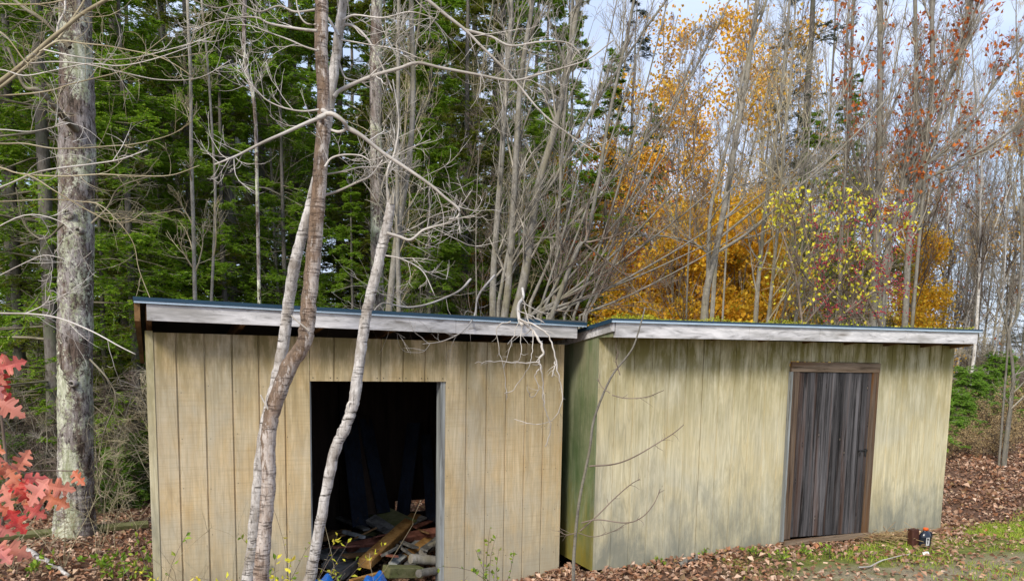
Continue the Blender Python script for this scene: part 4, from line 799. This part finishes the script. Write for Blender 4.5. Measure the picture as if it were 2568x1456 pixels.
# thin bare trees everywhere right of the middle, fewer at the left
cols = [(x_, rng.uniform(11.5 if x_ < 2250 else 18, 32)) for x_ in rng.uniform(900, 2700, 84)]+[(rng.uniform(-50, 900), rng.uniform(11, 24)) for _ in range(16)]
for px, Y in cols: place(bares[rng.integers(4)], px, Y, None, rng.uniform(.7, 1.15)*(1.0 if Y < 18 else 1.35))
for _ in range(9): place(bares[rng.integers(4)], rng.uniform(1450, 2700), rng.uniform(20, 32), None, (lambda q: (q*.72, q*.72, q))(rng.uniform(1.4, 1.9)))
for k in range(52):
    px = rng.uniform(-100, 2650) if k > 22 else rng.uniform(-100, 430); Y = rng.uniform(10.6, 17) if k > 22 else rng.uniform(10, 15)
    if px > 2150: Y = max(Y, 19.)
    place(brush[rng.integers(3)], px, Y, None, rng.uniform(.7, 1.35))
for k in range(30): place(brush[rng.integers(3)], rng.uniform(-100, 2700), rng.uniform(18, 34), None, rng.uniform(1.3, 2.2))
for px, Y, k, sc, rot, lb in [(2350, 20, 0, .95, .3, 'leftmost white birch above the roof end'), (2385, 22, 1, .9, 0., 'leaning white birch second from the left'), (2440, 17, 0, .95, 0., 'white birch just right of the roof end'), (2465, 18, 1, .7, .2, 'thin leaning birch right of the roof end'), (1722, 19, 0, 1., 1., 'slim white birch left of the forked grey stem'), (2415, 18.5, 0, .7, 2., 'slender birch behind the roof end'), (1880, 26, 0, 1., 2., 'faint birch far behind the golden tree')]:
    place(birches[k], px, Y, rot, sc, lb, py=800)
for k, (px, Y, sc) in enumerate([(2420, 15.6, .75), (2500, 18, .9), (2250, 13.5, 1.1), (2620, 18, .8), (2400, 14.2, .6), (2475, 16, .7), (60, 11.5, .8), (250, 12, .9), (280, 10.5, .5), (330, 11, .6), (40, 10.5, .6), (120, 12.5, .9)]): place(bushes[0], px, Y, None, sc, py=1000)
for px, Y, s_ in [(2400, 13.0, .3), (2440, 13.4, .35), (2480, 13.8, .35), (2520, 13.2, .3), (2560, 13.4, .4), (2450, 14.6, .4), (2500, 15.5, .45), (2600, 14.5, .45), (2550, 15, .5), (2420, 16.5, .5), (2530, 17, .6), (2470, 17.5, .6), (2590, 16.5, .6)]: place(olives[1], px, Y, None, s_, 'dry straw coloured weeds at the edge of the leaves')
for g_ in firs+spruces+bares+goldt+brush+birches+olives+bushes:       # the patterns themselves stand in the wood too, or go
    for ch in list(g_.children): bpy.data.objects.remove(ch)
    bpy.data.objects.remove(g_)

# ================================================================== hand placed stems of the middle distance
def stem_tree(name, label, stems, Y, mat, tmat, nb, L, leaf=None, lf_n=0, lf_s=.07, up=.5, n2=6, n3=3, ang=.5, cat='tree', lim=None, arc=.3, tw=.0032, clump=1):
    P0 = None; o = None; tm_ = MB(); bm_ = MB(); lm = MB()
    for pts, wd in stems:
        P, R = polytube(pts, Y, wd, sub=4, jit=.02)
        # carry the stem on down to the ground
        g = P[0].copy(); d_ = P[1]-P[0]; gz = float(ground_z(g[0], g[1]))-.1
        if g[2] > gz+.2:
            k = 5; ex = np.linspace([g[0]-d_[0]*.5, g[1], gz], P[0], k, endpoint=False); P = np.vstack([ex, P]); R = np.concatenate([np.linspace(R[0]*1.15, R[0], k), R])
        if o is None: o = thing(name, label, cat, (P[0][0], P[0][1], float(ground_z(P[0][0], P[0][1]))))
        tubes(tm_, P, R, 10)
        a, d, ix, t = kids(P[None], nb, .3, .98, ang); k = (t*(len(R)-1)).astype(int); Ls = L*rng.uniform(.4, 1.2, len(a))*(1.15-t)
        p1 = grow(a, d, Ls, 8, .06, up, arc); r1 = np.minimum(R[k]*.5, .02); tubes(bm_, p1, rad(r1, 9, .9, .2), 5)
        a, d, i2, t = kids(p1, n2, .15, .97, .6); L2 = Ls[i2]*.5*(1.1-t)*rng.uniform(.5, 1.2, len(a))+.08; p2 = grow(a, d, L2, 5, .07, up*.8, arc); tubes(bm_, p2, rad(np.maximum(tw, r1[i2]*.4), 6, .9, .4), 3, cap=False)
        a, d, i3, t = kids(p2, n3, .15, .97, .6); p3 = grow(a, d, L2[i3]*.5+.05, 3, .08, up*.5, arc); tubes(bm_, p3, np.full((len(a), 4), tw*.75), 3, cap=False)
        if leaf: q = p3[:, -1]; sel = rng.permutation(len(q))[:lf_n//len(stems)//clump]; q = np.repeat(q[sel], clump, 0)+rng.normal(size=(len(sel)*clump, 3))*(.09 if clump > 1 else 0); leaves(lm, q, lf_s, rng, .75, Ld=np.array([0, 0, -1.])+rng.normal(size=(len(q), 3))*.6)
    part('trunk', tm_, M[mat], o); part('branches', bm_, M[tmat], o)
    if leaf: part('foliage', lm, M[leaf], o, smooth=False)
    return o
stem_tree('grey_tree', 'straight lichen grey trunk between the leaning broken trunk and the pale stems', [([(945, 780), (946, 600), (944, 400), (942, 200), (945, 0), (945, -200)], (36, 26))], 12.5, 'lichenbark', 'greytwig', 14, 1.6)
stem_tree('slim_tree', 'slim grey stem just right of the lichen grey trunk', [([(975, 780), (995, 600), (1026, 400), (1036, 225), (1031, 0), (1030, -200)], (18, 10))], 11.5, 'greybark', 'greytwig', 18, 1.4)
stem_tree('slim_tree', 'slimmest straight stem between the lichen grey trunk and the middle clump', [([(1000, 760), (996, 500), (998, 250), (1000, 0), (1004, -200)], (11, 8))], 11.2, 'greybark', 'greytwig', 14, 1.2)
stem_tree('maple_clump', 'clump of smooth grey maple stems in the middle, branches fanning up to the right', [
    ([(1236, 800), (1238, 675), (1256, 425), (1270, 200), (1281, 50), (1290, -200)], (18, 9)), ([(1264, 800), (1276, 700), (1291, 450), (1306, 200), (1336, 0), (1350, -200)], (20, 9)),
    ([(1290, 800), (1318, 680), (1348, 475), (1391, 325), (1421, 175), (1451, 0), (1480, -200)], (25, 10)), ([(1250, 760), (1290, 580), (1381, 465), (1421, 390), (1501, 250), (1600, 100), (1700, -40)], (9, 5)),
    ([(1386, 780), (1396, 650), (1411, 350), (1430, 100), (1440, -100)], (10, 5)), ([(1330, 760), (1375, 660), (1400, 600), (1520, 460), (1640, 330), (1740, 180), (1830, 0)], (9, 4))], 11.5, 'greybark', 'greytwig', 22, 1.8, up=.7, ang=.4)
fan = [([(1380, 800), (1450, 620), (1471, 600), (1501, 450), (1526, 300), (1570, 100), (1600, -50)], (13, 6))]
for x1, y1 in [(1640, 0), (1700, 40), (1760, 90), (1820, 160), (1850, 300), (1900, 380), (1950, 460), (1900, 560), (1800, 600), (1690, -60), (1560, -60), (1780, 20)]:
    s0 = 1395+rng.uniform(-75, 85); yb = 790
    fan.append(([(s0, yb), (s0+(x1-s0)*.28, yb-(yb-y1)*.22), (s0+(x1-s0)*.62, yb-(yb-y1)*.56), (x1, y1)], (6+rng.uniform(0, 3), 2.5)))
stem_tree('fanning_tree', 'spreading bare shrub whose long stems fan up to the right over both roofs', fan, 11.0, 'greybark', 'browntwig', 9, 1.3, up=.6, n2=5, n3=2, ang=.4)
stem_tree('forked_grey_tree', 'forked grey stem rising over the right shed roof in front of the golden leaves', [
    ([(1765, 810), (1772, 728), (1794, 635), (1820, 500), (1845, 350), (1872, 200), (1900, 0), (1930, -200)], (20, 10)), ([(1775, 700), (1777, 600), (1787, 500), (1827, 350), (1862, 200), (1887, 100), (1922, 0), (1950, -150)], (10, 6)),
    ([(1794, 635), (1880, 580), (1990, 480), (2080, 400), (2180, 300), (2300, 150)], (9, 4)), ([(1800, 600), (1900, 520), (2010, 430), (2070, 330), (2140, 180), (2200, 60)], (7, 3)), ([(1790, 650), (1740, 610), (1640, 590), (1540, 600)], (6, 3)), ([(1830, 470), (1880, 460), (1960, 450), (2040, 430)], (5, 2))], 11.3, 'greybark', 'greytwig', 10, 1.3, up=.55)
stem_tree('slim_tree', 'slim grey stem right of the forked grey stem, over the right shed', [([(1895, 800), (1902, 700), (1922, 500), (1952, 300), (1972, 100), (1985, -50)], (13, 7))], 11.6, 'greybark', 'greytwig', 16, 1.3)
stem_tree('bare_maple', 'large bare maple of many stems at the right with clusters of rusty leaves', [
    ([(2190, 800), (2195, 650), (2202, 500), (2207, 250), (2207, 0), (2210, -200)], (22, 11)), ([(2210, 700), (2250, 520), (2267, 430), (2297, 250), (2295, 0), (2300, -200)], (16, 9)), ([(2270, 800), (2282, 575), (2312, 425), (2337, 225), (2337, 0), (2345, -200)], (18, 10)),
    ([(2205, 600), (2180, 480), (2140, 380), (2120, 200), (2130, 0)], (11, 6)), ([(2230, 560), (2290, 440), (2400, 350), (2500, 200), (2600, 60)], (11, 5)), ([(2300, 460), (2420, 400), (2520, 340), (2640, 250)], (8, 4)), ([(2240, 540), (2330, 300), (2420, 100), (2480, -80)], (9, 5)), ([(2320, 420), (2380, 200), (2440, 0), (2480, -150)], (9, 5))], 14.5, 'greybark', 'greytwig', 24, 2.2, leaf='rust', lf_n=1700, lf_s=.09, clump=7, up=.8, n2=7, n3=3, ang=.45)
stem_tree('slim_tree', 'slim upright stem left of the many stemmed maple', [([(2105, 800), (2110, 600), (2130, 300), (2140, 0), (2150, -100)], (11, 7))], 15, 'greybark', 'greytwig', 16, 1.3)
sh = [([(1990+rng.uniform(-30, 220), 810), (2000+k*24+rng.uniform(-20, 20), 690), (1960+k*32+rng.uniform(-20, 20), 560), (1935+k*38+rng.uniform(-20, 20), 470+abs(k-4)*16)], (6, 2.5)) for k in range(10)]
bs_ = stem_tree('berry_shrub', 'leafy shrub with yellow leaves and red berries over the right shed roof', sh, 10.8, 'browntwig', 'browntwig', 10, .75, leaf='yellow', lf_n=1000, lf_s=.058, clump=2, up=.05, n2=5, n3=2, ang=.8, cat='shrub')
bm_ = MB(); cen = [at(rng.uniform(2030, 2290), rng.uniform(500, 800), 10.7+rng.uniform(-.4, .4)) for _ in range(130)]
for c0 in cen:
    for _ in range(rng.integers(5, 12)): p = c0+rng.normal(size=3)*.035; lathe(bm_, [(0, -.012), (.010, -.005), (.010, .005), (0, .012)], 6, p)
part('berries', bm_, M['berry'], bs_)
stem_tree('crooked_sapling', 'crooked reddish grey sapling at the right edge among dry weeds', [([(2520, 1125), (2528, 1060), (2533, 1025), (2541, 937), (2530, 834), (2550, 790), (2562, 650), (2560, 500)], (12, 7)), ([(2530, 840), (2508, 760), (2500, 700)], (6, 3)), ([(2545, 940), (2575, 925), (2600, 900)], (6, 3))], 12.5, 'greybark', 'greytwig', 9, 1.1)
stem_tree('dead_tree', 'crooked thin lichen stem hanging left of the paired fir trunks', [([(615, -40), (612, 100), (617, 170), (635, 240), (642, 320)][::-1], (9, 11))], 9.5, 'lichenbark', 'deadtwig', 6, .7)
stem_tree('slim_tree', 'slim olive stem left of the thickest fir', [([(490, 800), (486, 600), (480, 400), (478, 200), (470, 0)], (11, 8))], 10.5, 'greybark', 'olivetwig', 10, .9)
stem_tree('slim_tree', 'thin stem between the olive stem and the thickest fir', [([(530, 760), (540, 500), (532, 330), (520, 150), (505, 0)], (8, 5))], 10.5, 'greybark', 'olivetwig', 8, .9)
# leaning dead snag behind
P, R = polytube([(705, 618), (680, 560), (640, 470), (590, 350), (490, 170), (450, 90)], 15, (14, 20)); solo('dead_snag', tubes(MB(), P, R, 10), M['whitebirch'], 'pale barkless dead trunk leaning among the firs', 'dead trunk', off=P[0])

# sapling in front of the right shed
sap = [(1438, 1440), (1440, 1380), (1452, 1260), (1478, 1130), (1490, 1050), (1530, 950), (1575, 890), (1592, 860), (1610, 800), (1618, 770)]
P, R = polytube(sap, [6.75, 6.75, 6.75, 6.75, 6.7, 6.6, 6.5, 6.45, 6.4, 6.4], (9.5, 3)); P[0][2] = ground_z(P[0][0], P[0][1])-.03
so_ = thing('sapling', 'slender bare sapling leaning in front of the left corner of the right shed', 'tree', P[0]); tm_ = MB(); tubes(tm_, P, R, 8); part('trunk', tm_, M['greybark'], so_)
for pts, y, wd in [([(1478, 1168), (1540, 1163), (1590, 1145), (1650, 1110), (1690, 1085), (1715, 1064)], 6.6, (4.5, 2)), ([(1458, 1310), (1500, 1302), (1570, 1310), (1610, 1296), (1640, 1262), (1656, 1225)], 6.6, (4, 2)), ([(1455, 1330), (1500, 1290), (1540, 1250), (1580, 1215), (1605, 1200)], 6.65, (4, 1.8)), ([(1450, 1335), (1490, 1345), (1540, 1330), (1570, 1312)], 6.6, (2.5, 1.5)), ([(1535, 990), (1570, 998), (1620, 995), (1665, 978)], 6.5, (3, 1.5)), ([(1555, 940), (1545, 905), (1550, 880)], 6.5, (3, 1.5)), ([(1530, 985), (1510, 970), (1500, 950)], 6.55, (2.5, 1.5)), ([(1445, 1335), (1420, 1340), (1400, 1330)], 6.7, (3, 1.5))]:
    bp, brd = polytube(pts, y, wd); bm_ = MB(); tubes(bm_, bp, brd, 6); twigs(bm_, bp, brd, 5, .18, up=.2, lvl=1, rm=.7); part('branch', bm_, M['browntwig'], so_)
# dead branch lying over the edge of the left roof
P, R = polytube([(1310, 722), (1312, 745), (1300, 765), (1302, 800), (1310, 815)], [7.3, 7.2, 7.0, 6.75, 6.65], (6, 9)); db = thing('dead_branch', 'pale dead branch hanging over the right end of the left shed fascia', 'branch', P[0]); mb = MB(); tubes(mb, P, R, 8); part('stem', mb, M['paletwig'], db)
for pts, y, wd in [([(1302, 800), (1330, 820), (1350, 850), (1362, 882), (1352, 905), (1358, 925)], 6.55, (9, 6)), ([(1356, 920), (1362, 960), (1362, 1000), (1372, 1040), (1382, 1070), (1368, 1120)], 6.5, (5, 3)), ([(1352, 908), (1310, 910), (1240, 905), (1190, 910)], 6.5, (4, 2)), ([(1352, 925), (1342, 945), (1352, 975), (1332, 995), (1320, 970)], 6.45, (4, 2)), ([(1310, 740), (1320, 790), (1335, 830), (1335, 880), (1325, 920), (1290, 975), (1265, 985)], 6.55, (4, 2)), ([(1305, 800), (1350, 820), (1380, 850), (1395, 905), (1405, 960), (1410, 1000), (1395, 1040), (1370, 1060), (1330, 1062), (1290, 1050)], 6.5, (6, 1.6)), ([(1393, 905), (1388, 930), (1385, 945)], 6.5, (5, 4)), ([(1302, 805), (1285, 850), (1275, 890), (1262, 925)], 6.55, (3, 1.5)), ([(1280, 805), (1248, 820), (1250, 870), (1262, 920), (1272, 1000)], 6.55, (4, 2)), ([(1310, 760), (1350, 780), (1380, 785)], 6.9, (3, 2)), ([(1300, 780), (1330, 790), (1365, 810)], 6.7, (4, 2)), ([(1308, 815), (1306, 850), (1308, 880), (1300, 905)], 6.5, (3, 1.5))]:
    bp, brd = polytube(pts, y, (wd[0]*.8, wd[1]*.8), jit=.06); bp = bp+rng.normal(size=bp.shape)*.004; bm_ = MB(); tubes(bm_, bp, brd, 6); twigs(bm_, bp, brd, 5, .14, up=-.1, lvl=1, rm=.5, arc=.9, K=4); part('branch', bm_, M['paletwig'], db)
P, R = polytube([(1180, 700), (1150, 730), (1080, 760), (1020, 770), (960, 760), (930, 790)], [8, 7.6, 7.2, 7.0, 6.8, 6.6], (6, 3)); db2 = thing('dead_branch', 'pale dead branch lying on the middle of the left shed roof', 'branch', P[0]); mb = MB(); tubes(mb, P, R, 8); twigs(mb, P, R, 16, .9, up=-.1, arc=1.1, wob=.16, n2=5); part('stem', mb, M['drytwig'], db2)
P, R = polytube([(1240, 690), (1200, 740), (1190, 790), (1160, 830), (1110, 855), (1060, 862)], [7.6, 7.2, 6.7, 6.35, 6.3, 6.3], (6, 2)); db3 = thing('dead_branch', 'thin curved dead branch drooping over the middle of the left fascia', 'branch', P[0]); mb = MB(); tubes(mb, P, R, 8); twigs(mb, P, R, 9, .5, up=0, arc=1., wob=.16, n2=3); part('stem', mb, M['drytwig'], db3)

# red oak sapling close to the camera
def oak_leaf():
    o = [(0, 0), (.06, .06), (.16, .10), (.20, .24), (.29, .26), (.30, .11), (.38, .10), (.44, .33), (.52, .30), (.55, .36), (.60, .30), (.58, .12), (.66, .10), (.72, .26), (.79, .22), (.80, .10), (.86, .08), (.90, .13), (1.0, .0)]
    return o
OL = oak_leaf()
def add_oak(mb, p, X, Z, s_, curl):
    X = unit(np.array(X, float)); Z = np.array(Z, float); Z = unit(Z-(Z@X)*X); Y = np.cross(Z, X); V = []; T = []
    for (x, y) in OL: V.append(p+s_*(X*x+Z*(-curl*x*x)))
    for sg in (1, -1):
        for (x, y) in OL: V.append(p+s_*(X*x+Y*y*sg*1.05+Z*(-curl*x*x+.35*abs(y)*(1+.6*math.sin(x*14))*(1 if curl < .4 else -.5))))
    n_ = len(OL)
    for i_ in range(n_-1):
        T += [(i_, i_+1, n_+i_+1), (i_, n_+i_+1, n_+i_), (i_, 2*n_+i_+1, i_+1), (i_, 2*n_+i_, 2*n_+i_+1)]
    mb.add(V, None, T)
ob = at(-30, 1700, 2.6); ob[2] = -.13
oak = thing('oak_sapling', 'oak sapling with large pointed red and pink leaves at the lower left edge', 'tree', ob); om = MB(); st = MB()
stemP = catmull([ob, at(-20, 1500, 2.6), at(0, 1330, 2.6), at(20, 1250, 2.6), at(10, 1100, 2.6), at(-5, 980, 2.6), at(-15, 870, 2.6)], 5); tubes(st, stemP, np.linspace(.009, .003, len(stemP)), 8)
def cluster(cx, cy, n, Y, spread, s0, dirs=None):
    c0 = at(cx, cy, Y); near = stemP[np.argmin(np.linalg.norm(stemP-c0, axis=1))]; q = catmull([near, (near+c0)/2+[0, 0, .01], c0], 4); tubes(st, q, np.full(len(q), .0022), 5)
    for k in range(n):
        a_ = rng.uniform(-2.4, .4) if dirs is None else dirs[k % len(dirs)]
        X = np.array([cos(a_), rng.uniform(-.5, .3), sin(a_)]); add_oak(om, c0+rng.normal(size=3)*spread*[1, .6, 1], X, [rng.normal()*.4, -1, .35+rng.normal()*.4], s0*rng.uniform(.75, 1.15), rng.uniform(.05, .5))
cluster(-34, 925, 4, 2.5, .02, .10, [-.9, -.5, -1.3, .3]); cluster(-28, 975, 4, 2.5, .02, .098, [-.55, -.9, -.2, -1.5]); cluster(-24, 880, 2, 2.6, .01, .07, [-.2, 1.0])
cluster(5, 1170, 7, 2.5, .05, .098); cluster(52, 1205, 6, 2.45, .05, .098, [-.5, -1.2, -.9, -.2, -2.2, .1]); cluster(0, 1245, 6, 2.5, .045, .102, [-.6, -1.3, -1.0, -2.0, -.3]); cluster(25, 1190, 4, 2.6, .03, .098, [.4, -.4, 1.0, -.8])
cluster(185, 1180, 1, 2.6, .002, .065, [-.75]); cluster(-10, 1375, 2, 2.4, .01, .10, [-.7, -.3])
part('stem', st, M['browntwig'], oak); part('foliage', om, M['oak'], oak, smooth=False)

# ================================================================== litter, grass, weeds
def in_shed(p, s_, L_, m_=0.):
    a = s_.rotation_euler.z; dx = p[:, 0]-s_.location.x; dy = p[:, 1]-s_.location.y; u = dx*cos(a)+dy*sin(a); v = -dx*sin(a)+dy*cos(a); return (u > -m_) & (u < L_+m_) & (v > -m_) & (v < DEP+m_)
def pathv(p): return .33*p[:, 0]+6.25-p[:, 1]
def right(p): return sm(2., 3., p[:, 0])
def litter(n_, x0, x1, y0, y1, size):
    p = np.stack([rng.uniform(x0, x1, n_), rng.uniform(y0, y1, n_)], -1); pv = pathv(p)+.35*np.sin(p[:, 0]*3.1+1)*np.sin(p[:, 1]*2.3); rt = right(p)
    dens = 1-.82*rt*sm(-.2, .2, pv)-.70*rt*sm(-1.35, -.9, pv)*(1-sm(-.2, .2, pv))
    cl = .55+.45*np.sin(p[:, 0]*2.7+p[:, 1]*1.9)*np.sin(p[:, 1]*3.3-p[:, 0]); dens = dens*np.where(rt > .5, np.clip(cl+.35, 0, 1), 1)
    k = (rng.uniform(size=n_) < dens) & ~in_shed(p, shed2, LW2, -.02); ins = in_shed(p, shed, LW); k &= ~(ins & (rng.uniform(size=n_) < .35)); p = p[k]
    return np.stack([p[:, 0], p[:, 1], ground_z(p[:, 0], p[:, 1])+rng.uniform(.004, .035, len(p))], -1)
lm = MB()
for args in [(26000, -6.5, .9, 6, 13, .07), (9000, .2, 6, 6, 10, .06), (36000, 2.2, 11, 6.5, 15, .065), (14000, -12, 14, 13, 26, .11), (7000, -8, 8, 4, 6.5, .07)]:
    p = litter(*args); leaves(lm, p, args[-1], asp=.7, fold=.35, N=np.tile([0, 0, 1.], (len(p), 1)))
for s_, L_, n_ in ((shed, LW, 2000), (shed2, LW2, 1100)):
    u = rng.uniform(-.2, L_+.2, n_); d = -np.abs(rng.normal(size=n_))*.11*(1+.7*np.sin(u*3)); p = shed_pt(s_, u, d, 0.); p[:, 2] = ground_z(p[:, 0], p[:, 1])+rng.uniform(.01, .05, n_)+.02*np.exp(d*12)
    leaves(lm, p, .06, asp=.7, fold=.4, N=np.tile([0, -.3, 1.], (n_, 1)))
p = litter(9000, 2.4, 11, 7, 15, .09); k = (np.sin(p[:, 0]*2.1)*np.sin(p[:, 1]*2.9+1) > .1) & (pathv(p) < -1.1); leaves(lm, p[k]+[0, 0, .01], .09, asp=.8, fold=.4, N=np.tile([0, 0, 1.], (k.sum(), 1)))
solo('leaf_litter', lm, M['litter'], 'brown fallen leaves covering the ground round both sheds', 'leaf litter', kind='stuff', smooth=False, off=(0, 8, 0))
def blades(mb, p, h, w_=.005):
    n_ = len(p); a = rng.uniform(0, 2*pi, n_); s_ = np.stack([np.cos(a), np.sin(a), 0*a], -1)*w_; hh_ = h*rng.uniform(.4, 1.2, n_)[:, None]; b = rng.normal(size=(n_, 3))*[1, 1, 0]*.5
    up_ = np.array([0, 0, 1.]); m1 = p+hh_*.55*(up_+b*.4); tpt = p+hh_*(up_*.85+b)
    V = np.stack([p-s_, p+s_, m1+s_*.7, m1-s_*.7, tpt], 1); i_ = np.arange(n_*5).reshape(n_, 5); mb.add(V, i_[:, :4], i_[:, [3, 2, 4]])
gb = MB(); p = np.stack([rng.uniform(2.2, 11, 200000), rng.uniform(6, 11, 200000)], -1); pv = pathv(p)+.3*np.sin(p[:, 0]*3.1+1)*np.sin(p[:, 1]*2.3)
pat = np.sin(p[:, 0]*1.3+.6)*np.sin(p[:, 1]*1.7+p[:, 0]*.6)+.6*np.sin(p[:, 0]*4.1)*np.sin(p[:, 1]*5.3)
dens = sm(-1.45, -.8, pv)*(1-sm(-.1, .25, pv))*sm(-1.2, .2, pat)*(.3+.7*sm(4.3, 5.2, p[:, 0]))+.28*sm(-.1, .3, pv)*sm(-.2, .8, pat)
k = (rng.uniform(size=len(p)) < dens) & ~in_shed(p, shed2, LW2, 0); p = p[k]; blades(gb, np.stack([p[:, 0], p[:, 1], ground_z(p[:, 0], p[:, 1])], -1), .055, .004)
solo('grass', gb, M['grass'], 'short patchy green grass right of the plank door shed', 'grass', kind='stuff', smooth=False, off=(6, 8, 0))
# dry twigs heaped by the door
q = MB(); cpt = gpt(2215, 1352); n_ = 420; c0 = cpt+rng.normal(size=(n_, 3))*[.28, .12, .0]; c0[:, 2] = ground_z(c0[:, 0], c0[:, 1])+rng.uniform(.01, .08, n_); tubes(q, grow(c0, rng.normal(size=(n_, 3))*[1, .6, .15], rng.uniform(.1, .35, n_), 3, .1), np.full((n_, 4), .0028), 3)
solo('straw_heap', q, M['straw'], 'heap of dry straw and twigs between the plank door and the jug', 'straw', kind='stuff')
# weeds
def weed(px, py, label, h=.4, n_=5, leaf='weedleaf', ns=8, Y=None, grp='weeds in front of the sheds', lsz=.06, bare_=False):
    b0 = gpt(px, py) if Y is None else at(px, py, Y); b0[2] = ground_z(b0[0], b0[1]); o = thing('weed', label, 'weed', b0, grp); sm_ = MB(); D = rng.normal(size=(n_, 3))*[.35, .35, 0]+[0, 0, 1]
    p1 = grow(np.repeat(b0[None], n_, 0), D, h*rng.uniform(.6, 1.2, n_), 7, .1, .0, .9); tubes(sm_, p1, rad(np.full(n_, .003), 8, .8, .4), 4); a, d, ix, t = kids(p1, ns, .3, 1, .9)
    if bare_: p2 = grow(a, d, h*.3*rng.uniform(.3, 1, len(a)), 4, .15, 0, .5); tubes(sm_, p2, np.full((len(a), 5), .0016), 3)
    part('stem', sm_, M['browntwig' if not bare_ else 'olivetwig'], o)
    if not bare_: lf_ = MB(); leaves(lf_, a, lsz, asp=.55, Ld=d); part('foliage', lf_, M[leaf], o, smooth=False)
W = [(90, 1440, 'green weed at the bottom left corner', .3), (330, 1450, 'leafy green weed left of the left shed corner', .4), (375, 1440, 'green weed growing against the left shed corner', .55), (205, 1330, 'green leafed weed in front of the lichen trunk', .45), (250, 1440, 'low green weed between the stick and the left shed', .3), (20, 1250, 'green sprig under the red oak leaves', .5)]
for px, py, lb, h in W: weed(px, py, lb, h, 6, lsz=.07)
for px, Y, lb, h, lf_ in [(415, 5.5, 'green weed before the first panel of the left shed', 1.1, 'weedleaf'), (470, 5.6, 'leafy stem before the third panel of the left shed', 1.0, 'weedleaf'), (560, 5.6, 'weed left of the crooked brown sided tree', .95, 'yellow'), (700, 5.6, 'grassy weed between the crooked tree and the thin leaning trunk', .9, 'weedleaf'), (745, 5.5, 'yellow leaved weed left of the thin leaning trunk', 1.15, 'yellow'), (1130, 6.4, 'small yellow leaved weed under the right door jamb', .35, 'yellow'), (1245, 6.5, 'thin green climber in front of the right half of the left shed', .9, 'weedleaf'), (725, 5.3, 'low yellow weed at the foot of the thin leaning trunk', .95, 'yellow')]:
    weed(px, 1600, lb, h, 8, lf_, 10, Y, lsz=.05)
for px, py, lb in [(1760, 1405, 'green weed under the middle of the right shed'), (1800, 1398, 'leafy clump just right of the middle of the right shed'), (1880, 1395, 'low weed left of the plank door'), (1650, 1420, 'low weed under the left panel of the right shed'), (2080, 1400, 'low green weed in front of the plank door'), (1560, 1432, 'small weed under the left corner of the right shed'), (1960, 1410, 'small weed left of the door board'), (2010, 1395, 'bare twiggy weed by the door board')]: weed(px, py, lb, .14, 5, 'weedleaf', 7, lsz=.045)
for k, (px, py) in enumerate([(300, 1400), (340, 1330), (240, 1400), (120, 1380), (60, 1300), (290, 1260), (160, 1430), (350, 1250), (30, 1430), (270, 1340)]): weed(px, py, 'bare tangled weed stems left of the left shed', rng.uniform(.6, 1.3), 6, ns=4, bare_=True, grp='bare weed stems left of the shed')
for k, (px, Y) in enumerate([(430, 5.5), (520, 5.4), (610, 5.5), (870, 5.8)]): weed(px, 1600, 'bare curved weed stem in front of the left shed', rng.uniform(.8, 1.2), 3, ns=3, Y=Y, bare_=True, grp='bare weed stems before the left shed')
